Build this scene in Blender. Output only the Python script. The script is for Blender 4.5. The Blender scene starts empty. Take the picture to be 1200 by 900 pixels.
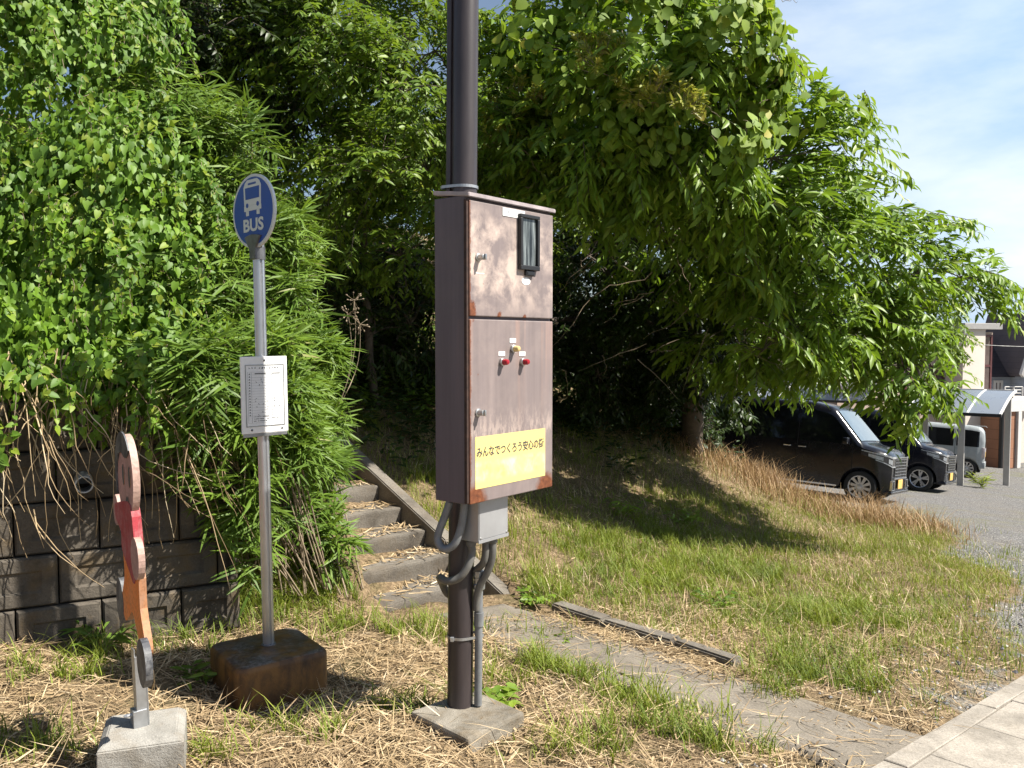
import bpy, bmesh, math, random
import numpy as np
from mathutils import Vector, Matrix

random.seed(7)
RNG = np.random.default_rng(11)
scn = bpy.context.scene
COL = scn.collection
PI = math.pi

# ------------------------------------------------------------------ camera
EYE = Vector((0, 0, 1.7))
FPX = 1000.0
TILT = math.atan(50 / FPX)
CT, ST = math.cos(TILT), math.sin(TILT)


def at(u, v, y):
    """the point y metres in front of the photographer seen at (u, v) of the 1200 x 900 photograph"""
    a, b = (u - 600) / FPX, -(v - 450) / FPX
    k = y / (CT + b * ST)
    return Vector((a * k, y, 1.7 + k * (-ST + b * CT)))


cam_d = bpy.data.cameras.new("camera")
cam = bpy.data.objects.new("camera", cam_d)
COL.objects.link(cam)
cam.location = EYE
cam.rotation_euler = (PI / 2 - TILT, 0, 0)
cam_d.lens = 30.0
cam_d.sensor_width = 36.0
cam_d.clip_end = 2000
cam_d.clip_start = 0.05
scn.camera = cam

# ------------------------------------------------------------------ node helpers


class NT:
    def __init__(self, tree):
        self.t = tree
        self.n = tree.nodes
        self.l = tree.links

    def node(self, typ, **kw):
        nd = self.n.new(typ)
        for k, v in kw.items():
            setattr(nd, k, v)
        return nd

    def link(self, a, b):
        self.l.new(a, b)

    def noise(self, vec, scale, detail=4, rough=0.55, dist=0.0):
        nd = self.node("ShaderNodeTexNoise")
        nd.inputs["Scale"].default_value = scale
        nd.inputs["Detail"].default_value = detail
        nd.inputs["Roughness"].default_value = rough
        nd.inputs["Distortion"].default_value = dist
        if vec is not None:
            self.link(vec, nd.inputs["Vector"])
        return nd.outputs["Fac"]

    def ramp(self, fac, stops, interp="LINEAR"):
        nd = self.node("ShaderNodeValToRGB")
        cr = nd.color_ramp
        cr.interpolation = interp
        while len(cr.elements) < len(stops):
            cr.elements.new(0.5)
        for e, (p, c) in zip(cr.elements, stops):
            e.position = p
            if not isinstance(c, (tuple, list)):
                c = (c, c, c)
            e.color = (*c[:3], 1)
        self.link(fac, nd.inputs["Fac"])
        return nd.outputs["Color"]

    def mix(self, fac, a, b, blend="MIX"):
        nd = self.node("ShaderNodeMix", data_type="RGBA", blend_type=blend)
        for s, v in ((nd.inputs[0], fac), (nd.inputs[6], a), (nd.inputs[7], b)):
            if hasattr(v, "is_output") or hasattr(v, "links"):
                self.link(v, s)
            elif isinstance(v, (tuple, list)):
                s.default_value = (*v[:3], 1)
            else:
                s.default_value = v
        return nd.outputs[2]

    def math(self, op, a, b=None, c=None, clamp=False):
        nd = self.node("ShaderNodeMath", operation=op, use_clamp=clamp)
        for i, v in enumerate((a, b, c)):
            if v is None:
                continue
            if hasattr(v, "links"):
                self.link(v, nd.inputs[i])
            else:
                nd.inputs[i].default_value = v
        return nd.outputs[0]

    def vmap(self, vec, scale=(1, 1, 1), rot=(0, 0, 0), loc=(0, 0, 0)):
        nd = self.node("ShaderNodeMapping")
        nd.inputs["Scale"].default_value = scale
        nd.inputs["Rotation"].default_value = rot
        nd.inputs["Location"].default_value = loc
        self.link(vec, nd.inputs["Vector"])
        return nd.outputs["Vector"]

    def objco(self):
        return self.node("ShaderNodeTexCoord").outputs["Object"]

    def attr(self, name):
        return self.node("ShaderNodeAttribute", attribute_name=name).outputs["Fac"]

    def bump(self, h, strength=0.4, dist=0.01, normal=None):
        nd = self.node("ShaderNodeBump")
        nd.inputs["Strength"].default_value = strength
        nd.inputs["Distance"].default_value = dist
        self.link(h, nd.inputs["Height"])
        if normal is not None:
            self.link(normal, nd.inputs["Normal"])
        return nd.outputs["Normal"]


def new_mat(name):
    m = bpy.data.materials.new(name)
    m.use_nodes = True
    nt = NT(m.node_tree)
    b = m.node_tree.nodes["Principled BSDF"]
    return m, nt, b


def setb(nt, b, key, v):
    s = b.inputs[key]
    if hasattr(v, "links"):
        nt.link(v, s)
    elif isinstance(v, (tuple, list)):
        s.default_value = (*v[:3], 1)
    else:
        s.default_value = v


def simple(name, col, rough=0.5, metal=0.0, var=0.15, scale=8.0, bump=0.0, bscale=60.0, spec=0.5, coat=0.0):
    m, nt, b = new_mat(name)
    oc = nt.objco()
    n = nt.noise(oc, scale, 5, 0.6)
    lo = tuple(c * (1 - var) for c in col)
    hi = tuple(min(1, c * (1 + var)) for c in col)
    setb(nt, b, "Base Color", nt.ramp(n, [(0.3, lo), (0.7, hi)]))
    setb(nt, b, "Roughness", nt.ramp(n, [(0.3, max(0, rough - 0.06)), (0.7, min(1, rough + 0.06))]))
    b.inputs["Metallic"].default_value = metal
    b.inputs["Specular IOR Level"].default_value = spec
    b.inputs["Coat Weight"].default_value = coat
    if bump > 0:
        setb(nt, b, "Normal", nt.bump(nt.noise(oc, bscale, 4, 0.6), bump, 0.004))
    return m


def concrete(name, col, stain=(0.05, 0.045, 0.04), amount=0.5, scale=5.0, moss=0.0, pits=0.8, speck=0.25):
    m, nt, b = new_mat(name)
    oc = nt.objco()
    n1 = nt.noise(oc, scale, 8, 0.65, 0.3)
    n2 = nt.noise(nt.vmap(oc, (1, 1, 0.35)), scale * 2.3, 6, 0.6)
    n3 = nt.noise(oc, scale * 28, 3, 0.7)
    c = nt.ramp(n3, [(0.25, tuple(x * (1 - speck) for x in col)), (0.75, tuple(min(1, x * (1 + speck)) for x in col))])
    f = nt.ramp(n1, [(0.42, 0.0), (0.7, 1.0)])
    f = nt.math("MULTIPLY", f, nt.math("MULTIPLY", n2, 2 * amount), clamp=True)
    c = nt.mix(f, c, stain)
    if moss > 0:
        fm = nt.ramp(nt.noise(oc, scale * 1.7, 6, 0.6), [(0.5, 0.0), (0.68, moss)])
        c = nt.mix(fm, c, (0.16, 0.10, 0.035))
    setb(nt, b, "Base Color", c)
    b.inputs["Roughness"].default_value = 0.9
    b.inputs["Specular IOR Level"].default_value = 0.25
    h = nt.math("ADD", nt.math("MULTIPLY", n3, 0.5), nt.math("MULTIPLY", nt.noise(oc, scale * 9, 5, 0.7), 0.8))
    setb(nt, b, "Normal", nt.bump(h, pits, 0.006))
    return m


def leaf_mat(name, stops, trans, tfac=0.35, rough=0.42, spec=0.5):
    m, nt, b = new_mat(name)
    r = nt.attr("rnd")
    c = nt.ramp(r, stops)
    oc = nt.objco()
    n = nt.noise(oc, 2.2, 4, 0.6)
    c = nt.mix(nt.ramp(n, [(0.35, 0.0), (0.7, 0.35)]), c, tuple(x * 1.5 for x in trans), "MIX")
    setb(nt, b, "Base Color", c)
    b.inputs["Roughness"].default_value = rough
    b.inputs["Specular IOR Level"].default_value = spec
    t = nt.node("ShaderNodeBsdfTranslucent")
    tc = nt.mix(0.5, c, tuple(min(1, x * 2.6) for x in trans))
    nt.link(tc, t.inputs["Color"])
    ms = nt.node("ShaderNodeMixShader")
    ms.inputs[0].default_value = tfac * 0.75
    nt.link(b.outputs[0], ms.inputs[1])
    nt.link(t.outputs[0], ms.inputs[2])
    out = m.node_tree.nodes["Material Output"]
    nt.link(ms.outputs[0], out.inputs["Surface"])
    return m


# ------------------------------------------------------------------ object helpers
def tag(o, label=None, cat=None, group=None, kind=None):
    if label:
        o["label"] = label
    if cat:
        o["category"] = cat
    if group:
        o["group"] = group
    if kind:
        o["kind"] = kind
    return o


def thing(name, label, cat, loc=(0, 0, 0), rz=0.0, group=None):
    o = bpy.data.objects.new(name, None)
    o.empty_display_size = 0.1
    COL.objects.link(o)
    o.location = loc
    o.rotation_euler = (0, 0, rz)
    return tag(o, label, cat, group)


def obj(name, bm, mats, parent=None, smooth=False, label=None):
    me = bpy.data.meshes.new(name)
    bmesh.ops.recalc_face_normals(bm, faces=bm.faces)
    bm.to_mesh(me)
    bm.free()
    if not isinstance(mats, (list, tuple)):
        mats = [mats]
    for m in mats:
        me.materials.append(m)
    if smooth:
        me.polygons.foreach_set("use_smooth", [True] * len(me.polygons))
        if smooth != "all":
            me.set_sharp_from_angle(angle=math.radians(35))
    o = bpy.data.objects.new(name, me)
    COL.objects.link(o)
    if parent is not None:
        o.parent = parent
    if label:
        o["label"] = label
    return o


def box(bm, x0, x1, y0, y1, z0, z1, bev=0.0, seg=2, jit=0.0):
    vs = [bm.verts.new((x, y, z)) for x in (x0, x1) for y in (y0, y1) for z in (z0, z1)]
    if jit:
        for v in vs:
            v.co += Vector((random.uniform(-jit, jit), random.uniform(-jit, jit), random.uniform(-jit, jit)))
    idx = [(0, 1, 3, 2), (4, 6, 7, 5), (0, 4, 5, 1), (2, 3, 7, 6), (0, 2, 6, 4), (1, 5, 7, 3)]
    fs = [bm.faces.new([vs[i] for i in f]) for f in idx]
    if bev > 0:
        es = list({e for f in fs for e in f.edges})
        bmesh.ops.bevel(bm, geom=es, offset=bev, segments=seg, affect="EDGES", profile=0.5)
    return vs


def frame_for(d):
    d = d.normalized()
    a = Vector((0, 0, 1)) if abs(d.z) < 0.9 else Vector((1, 0, 0))
    s = d.cross(a).normalized()
    return s, s.cross(d).normalized()


def tube(bm, pts, r, seg=8, cap=True):
    pts = [Vector(p) for p in pts]
    n = len(pts)
    rs = r if isinstance(r, (list, tuple)) else [r] * n
    rings = []
    prev = None
    for i, p in enumerate(pts):
        d = pts[min(i + 1, n - 1)] - pts[max(i - 1, 0)]
        s, t = frame_for(d)
        if prev is not None:
            s2 = (prev - d.normalized() * prev.dot(d.normalized()))
            if s2.length > 1e-4:
                s = s2.normalized()
                t = s.cross(d.normalized()).normalized()
        prev = s
        rings.append([bm.verts.new(p + (s * math.cos(2 * PI * k / seg) + t * math.sin(2 * PI * k / seg)) * rs[i]) for k in range(seg)])
    for a, b in zip(rings, rings[1:]):
        for k in range(seg):
            bm.faces.new((a[k], a[(k + 1) % seg], b[(k + 1) % seg], b[k]))
    if cap:
        bm.faces.new(rings[0])
        bm.faces.new(rings[-1][::-1])


def smooth_path(pts, n=24):
    """Catmull-Rom through the points"""
    P = [Vector(p) for p in pts]
    P = [P[0] * 2 - P[1]] + P + [P[-1] * 2 - P[-2]]
    out = []
    segs = len(P) - 3
    for i in range(segs):
        p0, p1, p2, p3 = P[i:i + 4]
        m = max(2, n // segs)
        for k in range(m):
            t = k / m
            out.append(0.5 * ((2 * p1) + (p2 - p0) * t + (2 * p0 - 5 * p1 + 4 * p2 - p3) * t * t + (3 * p1 - p0 - 3 * p2 + p3) * t ** 3))
    out.append(P[-2])
    return out


def prism(bm, outline, y0, y1, bev=0.0):
    """outline: (x, z) pairs, extruded from y0 to y1"""
    a = [bm.verts.new((x, y0, z)) for x, z in outline]
    b = [bm.verts.new((x, y1, z)) for x, z in outline]
    n = len(a)
    f1 = bm.faces.new(a)
    f2 = bm.faces.new(b[::-1])
    for i in range(n):
        bm.faces.new((a[i], b[i], b[(i + 1) % n], a[(i + 1) % n]))
    if bev:
        es = list(f1.edges) + list(f2.edges)
        bmesh.ops.bevel(bm, geom=es, offset=bev, segments=1, affect="EDGES")


def lathe(bm, prof, axis="x", seg=24, c=(0, 0, 0)):
    """prof: (h, r) pairs turned round an axis"""
    rings = []
    for h, r in prof:
        ring = []
        for k in range(seg):
            a = 2 * PI * k / seg
            p = (h, r * math.cos(a), r * math.sin(a))
            if axis == "y":
                p = (r * math.cos(a), h, r * math.sin(a))
            elif axis == "z":
                p = (r * math.cos(a), r * math.sin(a), h)
            ring.append(bm.verts.new(Vector(p) + Vector(c)))
        rings.append(ring)
    for a, b in zip(rings, rings[1:]):
        for k in range(seg):
            bm.faces.new((a[k], a[(k + 1) % seg], b[(k + 1) % seg], b[k]))
    bm.faces.new(rings[0])
    bm.faces.new(rings[-1][::-1])


def ellipse(cx, cz, rx, rz, n=32, a0=0, a1=2 * PI):
    full = abs(a1 - a0 - 2 * PI) < 1e-6
    m = n if full else n + 1
    return [(cx + rx * math.cos(a0 + (a1 - a0) * k / n), cz + rz * math.sin(a0 + (a1 - a0) * k / n)) for k in range(m)]


def text_mesh(name, body, mat, parent, loc, width=None, height=None, bold=0.0, depth=0.0006, rot=(PI / 2, 0, 0), align="LEFT"):
    cu = bpy.data.curves.new(name, "FONT")
    cu.body = body
    cu.extrude = 0.0
    cu.offset = bold
    cu.resolution_u = 3
    tmp = bpy.data.objects.new(name, cu)
    COL.objects.link(tmp)
    dg = bpy.context.evaluated_depsgraph_get()
    dg.update()
    me = bpy.data.meshes.new_from_object(tmp.evaluated_get(dg))
    bpy.data.objects.remove(tmp)
    bpy.data.curves.remove(cu)
    co = np.empty(len(me.vertices) * 3)
    me.vertices.foreach_get("co", co)
    co = co.reshape(-1, 3)
    mn, mx = co.min(0), co.max(0)
    sx = (width / (mx[0] - mn[0])) if width else 1
    sy = (height / (mx[1] - mn[1])) if height else sx
    if not width:
        sx = sy
    co = (co - mn) * np.array([sx, sy, 1])
    if align == "CENTER":
        co[:, 0] -= (mx[0] - mn[0]) * sx / 2
    me.vertices.foreach_set("co", co.ravel())
    me.materials.clear()
    me.materials.append(mat)
    o = bpy.data.objects.new(name, me)
    COL.objects.link(o)
    o.parent = parent
    o.location = loc
    o.rotation_euler = rot
    return o


# ------------------------------------------------------------------ numpy meshes
class Acc:
    def __init__(self):
        self.V, self.T, self.Q, self.R, self.MT, self.MQ = [], [], [], [], [], []
        self.n = 0

    def add(self, V, tris=None, quads=None, rnd=None, mat=0):
        V = np.asarray(V, dtype=np.float32).reshape(-1, 3)
        self.V.append(V)
        self.R.append(np.zeros(len(V), np.float32) if rnd is None else np.asarray(rnd, np.float32))
        if tris is not None and len(tris):
            t = np.asarray(tris, np.int32) + self.n
            self.T.append(t)
            self.MT.append(np.full(len(t), mat, np.int32))
        if quads is not None and len(quads):
            q = np.asarray(quads, np.int32) + self.n
            self.Q.append(q)
            self.MQ.append(np.full(len(q), mat, np.int32))
        self.n += len(V)

    def build(self, name, mats, parent=None, smooth=True):
        V = np.concatenate(self.V)
        R = np.concatenate(self.R)
        T = np.concatenate(self.T) if self.T else np.zeros((0, 3), np.int32)
        Q = np.concatenate(self.Q) if self.Q else np.zeros((0, 4), np.int32)
        M = np.concatenate((self.MT or [np.zeros(0, np.int32)]) + (self.MQ or [np.zeros(0, np.int32)]))
        me = bpy.data.meshes.new(name)
        me.vertices.add(len(V))
        me.vertices.foreach_set("co", V.ravel())
        loops = np.concatenate([T.ravel(), Q.ravel()])
        me.loops.add(len(loops))
        me.loops.foreach_set("vertex_index", loops)
        tot = np.concatenate([np.full(len(T), 3, np.int32), np.full(len(Q), 4, np.int32)])
        start = np.concatenate([[0], np.cumsum(tot)[:-1]]).astype(np.int32)
        me.polygons.add(len(tot))
        me.polygons.foreach_set("loop_start", start)
        me.polygons.foreach_set("loop_total", tot)
        if not isinstance(mats, (list, tuple)):
            mats = [mats]
        for m in mats:
            me.materials.append(m)
        me.polygons.foreach_set("material_index", M)
        me.polygons.foreach_set("use_smooth", np.full(len(tot), smooth))
        at_ = me.attributes.new("rnd", "FLOAT", "POINT")
        at_.data.foreach_set("value", R)
        me.update(calc_edges=True)
        o = bpy.data.objects.new(name, me)
        COL.objects.link(o)
        if parent is not None:
            o.parent = parent
        return o


def nrm(a):
    return a / np.maximum(np.linalg.norm(a, axis=-1, keepdims=True), 1e-9)


# leaf templates: (along, across, lift) and faces
LEAF = {
    "lance": ([(0, 0, 0), (.28, .5, .05), (.65, .40, .04), (1, 0, 0), (.65, -.40, .04), (.28, -.5, .05), (.28, 0, 0), (.65, 0, 0)],
              [(0, 6, 1), (7, 3, 2), (0, 5, 6), (7, 4, 3)], [(6, 7, 2, 1), (6, 5, 4, 7)]),
    "heart": ([(0, 0, 0), (.18, .5, .06), (.6, .36, .05), (1, 0, -.03), (.6, -.36, .05), (.18, -.5, .06), (.25, 0, -.02), (.62, 0, -.02), (-.1, .28, .03), (-.1, -.28, .03)],
              [(7, 3, 2), (7, 4, 3), (0, 1, 8), (0, 9, 5), (0, 6, 1), (0, 5, 6)], [(6, 7, 2, 1), (6, 5, 4, 7)]),
    "round": ([(0, 0, 0), (.12, .42, .05), (.5, .52, .03), (.8, .3, 0), (1, 0, -.04), (.8, -.3, 0), (.5, -.52, .03), (.12, -.42, .05), (.5, 0, -.03)],
              [(0, 8, 1), (8, 2, 1), (8, 3, 2), (8, 4, 3), (8, 5, 4), (8, 6, 5), (8, 7, 6), (8, 0, 7)], []),
    "diamond": ([(0, 0, 0), (.42, .5, .05), (1, 0, 0), (.42, -.5, .05)], [(0, 2, 1), (0, 3, 2)], []),
    "strip": ([(0, .3, 0), (0, -.3, 0), (.35, .5, 0), (.35, -.5, 0), (.75, .36, 0), (.75, -.36, 0), (1, 0, 0)],
              [(4, 5, 6)], [(0, 1, 3, 2), (2, 3, 5, 4)]),
}


def add_leaves(acc, P, D, N, L, W, kind="lance", curl=0.15, rnd=None, mat=0):
    n = len(P)
    if n == 0:
        return
    D = nrm(D)
    S = nrm(np.cross(D, N))
    N = np.cross(S, D)
    tv, tt, tq = LEAF[kind]
    tv = np.array(tv, np.float32)
    k = len(tv)
    L = np.broadcast_to(np.asarray(L, np.float32), (n,))
    W = np.broadcast_to(np.asarray(W, np.float32), (n,))
    curl = np.broadcast_to(np.asarray(curl, np.float32), (n,))
    along = tv[None, :, 0] * L[:, None]
    across = tv[None, :, 1] * W[:, None]
    lift = tv[None, :, 2] * L[:, None] * 1.0 - curl[:, None] * L[:, None] * tv[None, :, 0] ** 2
    V = P[:, None, :] + D[:, None, :] * along[..., None] + S[:, None, :] * across[..., None] + N[:, None, :] * lift[..., None]
    off = (np.arange(n) * k)[:, None, None]
    T = (np.array(tt, np.int32)[None] + off).reshape(-1, 3) if tt else None
    Q = (np.array(tq, np.int32)[None] + off).reshape(-1, 4) if tq else None
    if rnd is None:
        rnd = RNG.random(n)
    acc.add(V.reshape(-1, 3), T, Q, np.repeat(rnd, k), mat)


def add_tubes(acc, paths, radii, seg=4, mat=0):
    """paths: (n, m, 3); radii: (n, m)"""
    paths = np.asarray(paths, np.float32)
    n, m, _ = paths.shape
    radii = np.broadcast_to(np.asarray(radii, np.float32), (n, m))
    d = np.gradient(paths, axis=1)
    d = nrm(d)
    ref = np.where(np.abs(d[..., 2:3]) < 0.9, np.array([0, 0, 1.0]), np.array([1.0, 0, 0]))
    s = nrm(np.cross(d, ref))
    t = np.cross(s, d)
    a = 2 * PI * np.arange(seg) / seg
    V = paths[:, :, None, :] + radii[:, :, None, None] * (s[:, :, None, :] * np.cos(a)[None, None, :, None] + t[:, :, None, :] * np.sin(a)[None, None, :, None])
    base = (np.arange(n) * m * seg)[:, None, None] + (np.arange(m - 1) * seg)[None, :, None]
    k = np.arange(seg)[None, None, :]
    k2 = (k + 1) % seg
    Q = np.stack([base + k, base + k2, base + seg + k2, base + seg + k], -1).reshape(-1, 4)
    acc.add(V.reshape(-1, 3), None, Q, np.repeat(RNG.random(n), m * seg), mat)


def sphere_dirs(n):
    v = RNG.normal(size=(n, 3))
    return nrm(v)


# ------------------------------------------------------------------ terrain
def sm(x, a, b):
    t = np.clip((x - a) / (b - a), 0, 1)
    return t * t * (3 - 2 * t)


WP = np.array([-2.51, 4.19])          # foot of the retaining wall
WD = np.array([0.882, 0.471])         # along it
WN = np.array([-0.471, 0.882])        # into the bank
SB = np.array([-0.02, 6.05])          # lowest nosing of the stairs, right end
SU = np.array([-0.7071, 0.7071])      # up the stairs
SR = np.array([0.7071, 0.7071])       # along a nosing to the right
STAIR_W = 1.08


def plane(x, y):
    s = 0.78 * (x - 2) + 0.62 * (y - 4.5)
    s = np.where(s > 40, 40 + (s - 40) * 0.15, s)
    s = np.where(s < -6, -6 + (s + 6) * 0.2, s)
    return -0.2 - 0.1 * s


def softplus(x, k):
    return k * np.logaddexp(0, x / k)


def lotmask(x, y):
    e = (x - 6.0) * -0.6 + (y - 15.2) * -0.8
    return 1 - (1 - sm(e, 0.6, 3.2)) * sm(x, 1.5, 3.0)


def hilld(x, y):
    return -0.8 * (x - 0.3) + 0.6 * (y - 6.3)


def H(x, y):
    x = np.asarray(x, float)
    y = np.asarray(y, float)
    base = plane(x, y)
    d = hilld(x, y)
    r1 = 0.38 * softplus(d - 0.15, 0.22) + 0.45 * softplus(d - 3.6, 0.5)
    r1 = 9 * (1 - np.exp(-r1 / 9)) * lotmask(x, y)
    # left of the stairs: terrace above the retaining wall
    w = (x - WP[0]) * WN[0] + (y - WP[1]) * WN[1]
    al = (x - WP[0]) * WD[0] + (y - WP[1]) * WD[1]
    ke = sm(al, 0.9, 1.2)
    r2 = (sm(w, 0.12, 0.3) * (1 - ke) + sm(w, -0.22, 1.1) * ke) * 1.13 + 0.5 * softplus(w - 0.6, 0.2)
    r2 = 9 * (1 - np.exp(-r2 / 9))
    # position across the stairs
    q = (x - SB[0]) * SR[0] + (y - SB[1]) * SR[1]
    t = (x - SB[0]) * SU[0] + (y - SB[1]) * SU[1]
    inst = 0.45 * np.clip(t, 0, 6) - 0.25      # below the treads
    r_left = r2 * sm(t, -0.35, 0.9)
    near = np.where(q > 0.10, r1, np.where(q > -STAIR_W + 0.02, np.maximum(np.minimum(inst, r1 - 0.05), np.where(t < 0.1, 0, -0.1)), r_left))
    beta = sm(q, -STAIR_W - 1.2, 0.1)
    far = r1 * beta + r_left * (1 - beta)
    g = sm(t, 2.7, 3.3)
    r = near * (1 - g) + far * g
    rough = 0.018 * (np.sin(x * 7.3 + 1.3 * np.sin(y * 5.1)) * np.sin(y * 6.1 + x * 2.2)) + 0.012 * np.sin(x * 17 + y * 13) * np.sin(y * 15 - x * 9)
    rough = rough * np.where(lotmask(x, y) > 0.5, 1, 0.2)
    dip = 0.05 * np.exp(-((x + 1.15) ** 2 + (y - 3.8) ** 2) / 0.16)
    return base + r + rough - dip


def Hs(x, y):
    return float(H(x, y))


# sidewalk edge
KP = np.array([1.60, 3.56])
KD = np.array([0.712, 0.702])


def kerb_off(x, y):
    """> 0 on the grass side of the pavement's edge"""
    return (x - KP[0]) * -KD[1] + (y - KP[1]) * KD[0]


def path_uv(x, y):
    q = (x - SB[0]) * SR[0] + (y - SB[1]) * SR[1]
    t = (x - SB[0]) * SU[0] + (y - SB[1]) * SU[1]
    return q, -t


def gravel_mask(x, y):
    d = hilld(x, y)
    lim = np.interp(y, [3, 7.5, 10, 12, 15, 17], [-3.0, -2.75, -1.9, -1.1, -0.4, -0.2])
    n = 0.30 * np.sin(x * 2.1 + y * 1.3) + 0.25 * np.sin(x * 4.7 - y * 3.9) + 0.2 * np.sin(x * 9.1 + y * 2.3) * np.sin(y * 8.3)
    g = 1 - sm(d + n * 0.5, lim - 0.6, lim + 0.6)
    lm = lotmask(x, y)
    return np.clip(np.maximum(g, 1 - sm(lm, 0.15, 0.6)), 0, 1)
# ------------------------------------------------------------------ world, sun
SUN_AZ = Vector((1.0, -0.245, 0)).normalized()
SUN_EL = math.radians(51)
SUN_DIR = Vector((SUN_AZ.x * math.cos(SUN_EL), SUN_AZ.y * math.cos(SUN_EL), math.sin(SUN_EL)))
world = bpy.data.worlds.new("World")
scn.world = world
world.use_nodes = True
wt = NT(world.node_tree)
bg = world.node_tree.nodes["Background"]
sky = wt.node("ShaderNodeTexSky", sky_type="NISHITA")
sky.sun_disc = False
sky.sun_elevation = SUN_EL
sky.sun_rotation = math.atan2(SUN_AZ.x, SUN_AZ.y)
sky.air_density = 1.0
sky.dust_density = 1.0
sky.ozone_density = 1.2
gen = wt.node("ShaderNodeTexCoord").outputs["Generated"]
dotn = wt.node("ShaderNodeVectorMath", operation="DOT_PRODUCT")
wt.link(gen, dotn.inputs[0])
dotn.inputs[1].default_value = Vector((0.72, 0.66, 0.22)).normalized()
bank = wt.ramp(dotn.outputs["Value"], [(0.72, 0.0), (0.95, 1.0)])      # where the bright cloud bank hangs
hazy = wt.mix(wt.math("ADD", wt.math("MULTIPLY", bank, 0.66), 0.07), sky.outputs[0], (5.9, 8.3, 11.6))
cn = wt.noise(wt.vmap(gen, (1.3, 1.3, 3.6), (0, 0.2, 0.4), (0.35, 0.1, 0.0)), 1.7, 7, 0.55, 0.0)
cf = wt.ramp(cn, [(0.40, 0.0), (0.66, 0.95)])
cn2 = wt.noise(wt.vmap(gen, (1.0, 1.0, 1.6)), 1.1, 3, 0.5)
cf = wt.math("MULTIPLY", cf, wt.ramp(cn2, [(0.35, 0.35), (0.6, 1.0)]))
cf = wt.math("MULTIPLY", cf, wt.math("ADD", wt.math("MULTIPLY", bank, 0.72), 0.06))
skyc = wt.mix(cf, hazy, (12.0, 12.2, 12.4))
wt.link(skyc, bg.inputs["Color"])
bg.inputs["Strength"].default_value = 0.05

sd = bpy.data.lights.new("sun", "SUN")
sd.energy = 5.0
sd.angle = math.radians(0.53)
sd.color = (1.0, 0.95, 0.86)
sun = bpy.data.objects.new("sun", sd)
COL.objects.link(sun)
sun.rotation_euler = (-SUN_DIR).to_track_quat("-Z", "Y").to_euler()
sun.location = (20, -5, 25)

scn.view_settings.view_transform = "Standard"
scn.view_settings.look = "None"
scn.view_settings.gamma = 1
scn.view_settings.use_curve_mapping = False
scn.view_settings.exposure = 1.12
scn.render.engine = "CYCLES"
cy = scn.cycles
cy.max_bounces = 7
cy.diffuse_bounces = 2
cy.glossy_bounces = 3
cy.transmission_bounces = 4
cy.transparent_max_bounces = 6
cy.use_denoising = True
cy.sample_clamp_indirect = 6
cy.use_adaptive_sampling = True
cy.adaptive_threshold = 0.02

# ------------------------------------------------------------------ materials
M = {}
M["block"] = concrete("wall_block_concrete", (0.115, 0.098, 0.078), (0.028, 0.024, 0.02), 1.0, 3.4, 0.45)
M["pale_concrete"] = concrete("pale_concrete", (0.31, 0.295, 0.265), (0.10, 0.092, 0.078), 0.55, 6.0, 0.25)
M["old_concrete"] = concrete("old_concrete", (0.25, 0.225, 0.185), (0.07, 0.06, 0.045), 0.7, 6.0, 0.3)
M["stair"] = concrete("stair_concrete", (0.175, 0.157, 0.133), (0.07, 0.058, 0.046), 0.75, 3.5, 0.15, speck=0.4)
M["path"] = concrete("path_concrete", (0.27, 0.235, 0.195), (0.10, 0.085, 0.065), 0.6, 2.2, 0.25, speck=0.4)
M["slab"] = concrete("pavement_concrete", (0.335, 0.30, 0.255), (0.13, 0.115, 0.095), 0.8, 3.0, 0.1, speck=0.3)
M["black_plastic"] = simple("black_plastic", (0.012, 0.012, 0.013), 0.45)
M["white_plate"] = simple("white_plate", (0.78, 0.77, 0.75), 0.35, var=0.05)
M["grey_pvc"] = simple("grey_pvc", (0.17, 0.175, 0.18), 0.45, var=0.2, scale=15)
M["pale_pvc"] = simple("pale_pvc", (0.34, 0.34, 0.33), 0.5, var=0.2, scale=15)
M["dark_pvc"] = simple("flexible_conduit", (0.11, 0.105, 0.095), 0.55, var=0.25, scale=20)
M["galv"] = simple("galvanised_steel", (0.42, 0.43, 0.44), 0.42, metal=0.8, var=0.18, scale=14)
M["alu"] = simple("aluminium_pole", (0.50, 0.51, 0.53), 0.33, metal=0.85, var=0.1, scale=5)
M["bracket"] = simple("dark_zinc", (0.16, 0.16, 0.17), 0.45, metal=0.6, var=0.3, scale=25)
M["box_grey"] = simple("grey_box_paint", (0.33, 0.33, 0.335), 0.35, metal=0.35, var=0.12, scale=6)
M["sign_blue"] = simple("sign_blue", (0.014, 0.065, 0.33), 0.4, var=0.08, scale=12)
M["sign_white"] = simple("sign_white", (0.60, 0.62, 0.62), 0.4, var=0.05, scale=20)
M["ink"] = simple("print_ink", (0.05, 0.05, 0.055), 0.6, var=0.1)
M["faint_ink"] = simple("faint_ink", (0.35, 0.36, 0.37), 0.6, var=0.1)
M["red_lamp"] = simple("red_lamp_cover", (0.30, 0.012, 0.02), 0.2, var=0.1)
M["amber_lamp"] = simple("yellow_lamp_cover", (0.55, 0.42, 0.18), 0.25, var=0.1)
M["steel"] = simple("plain_steel", (0.45, 0.45, 0.44), 0.35, metal=0.9, var=0.15)


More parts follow.
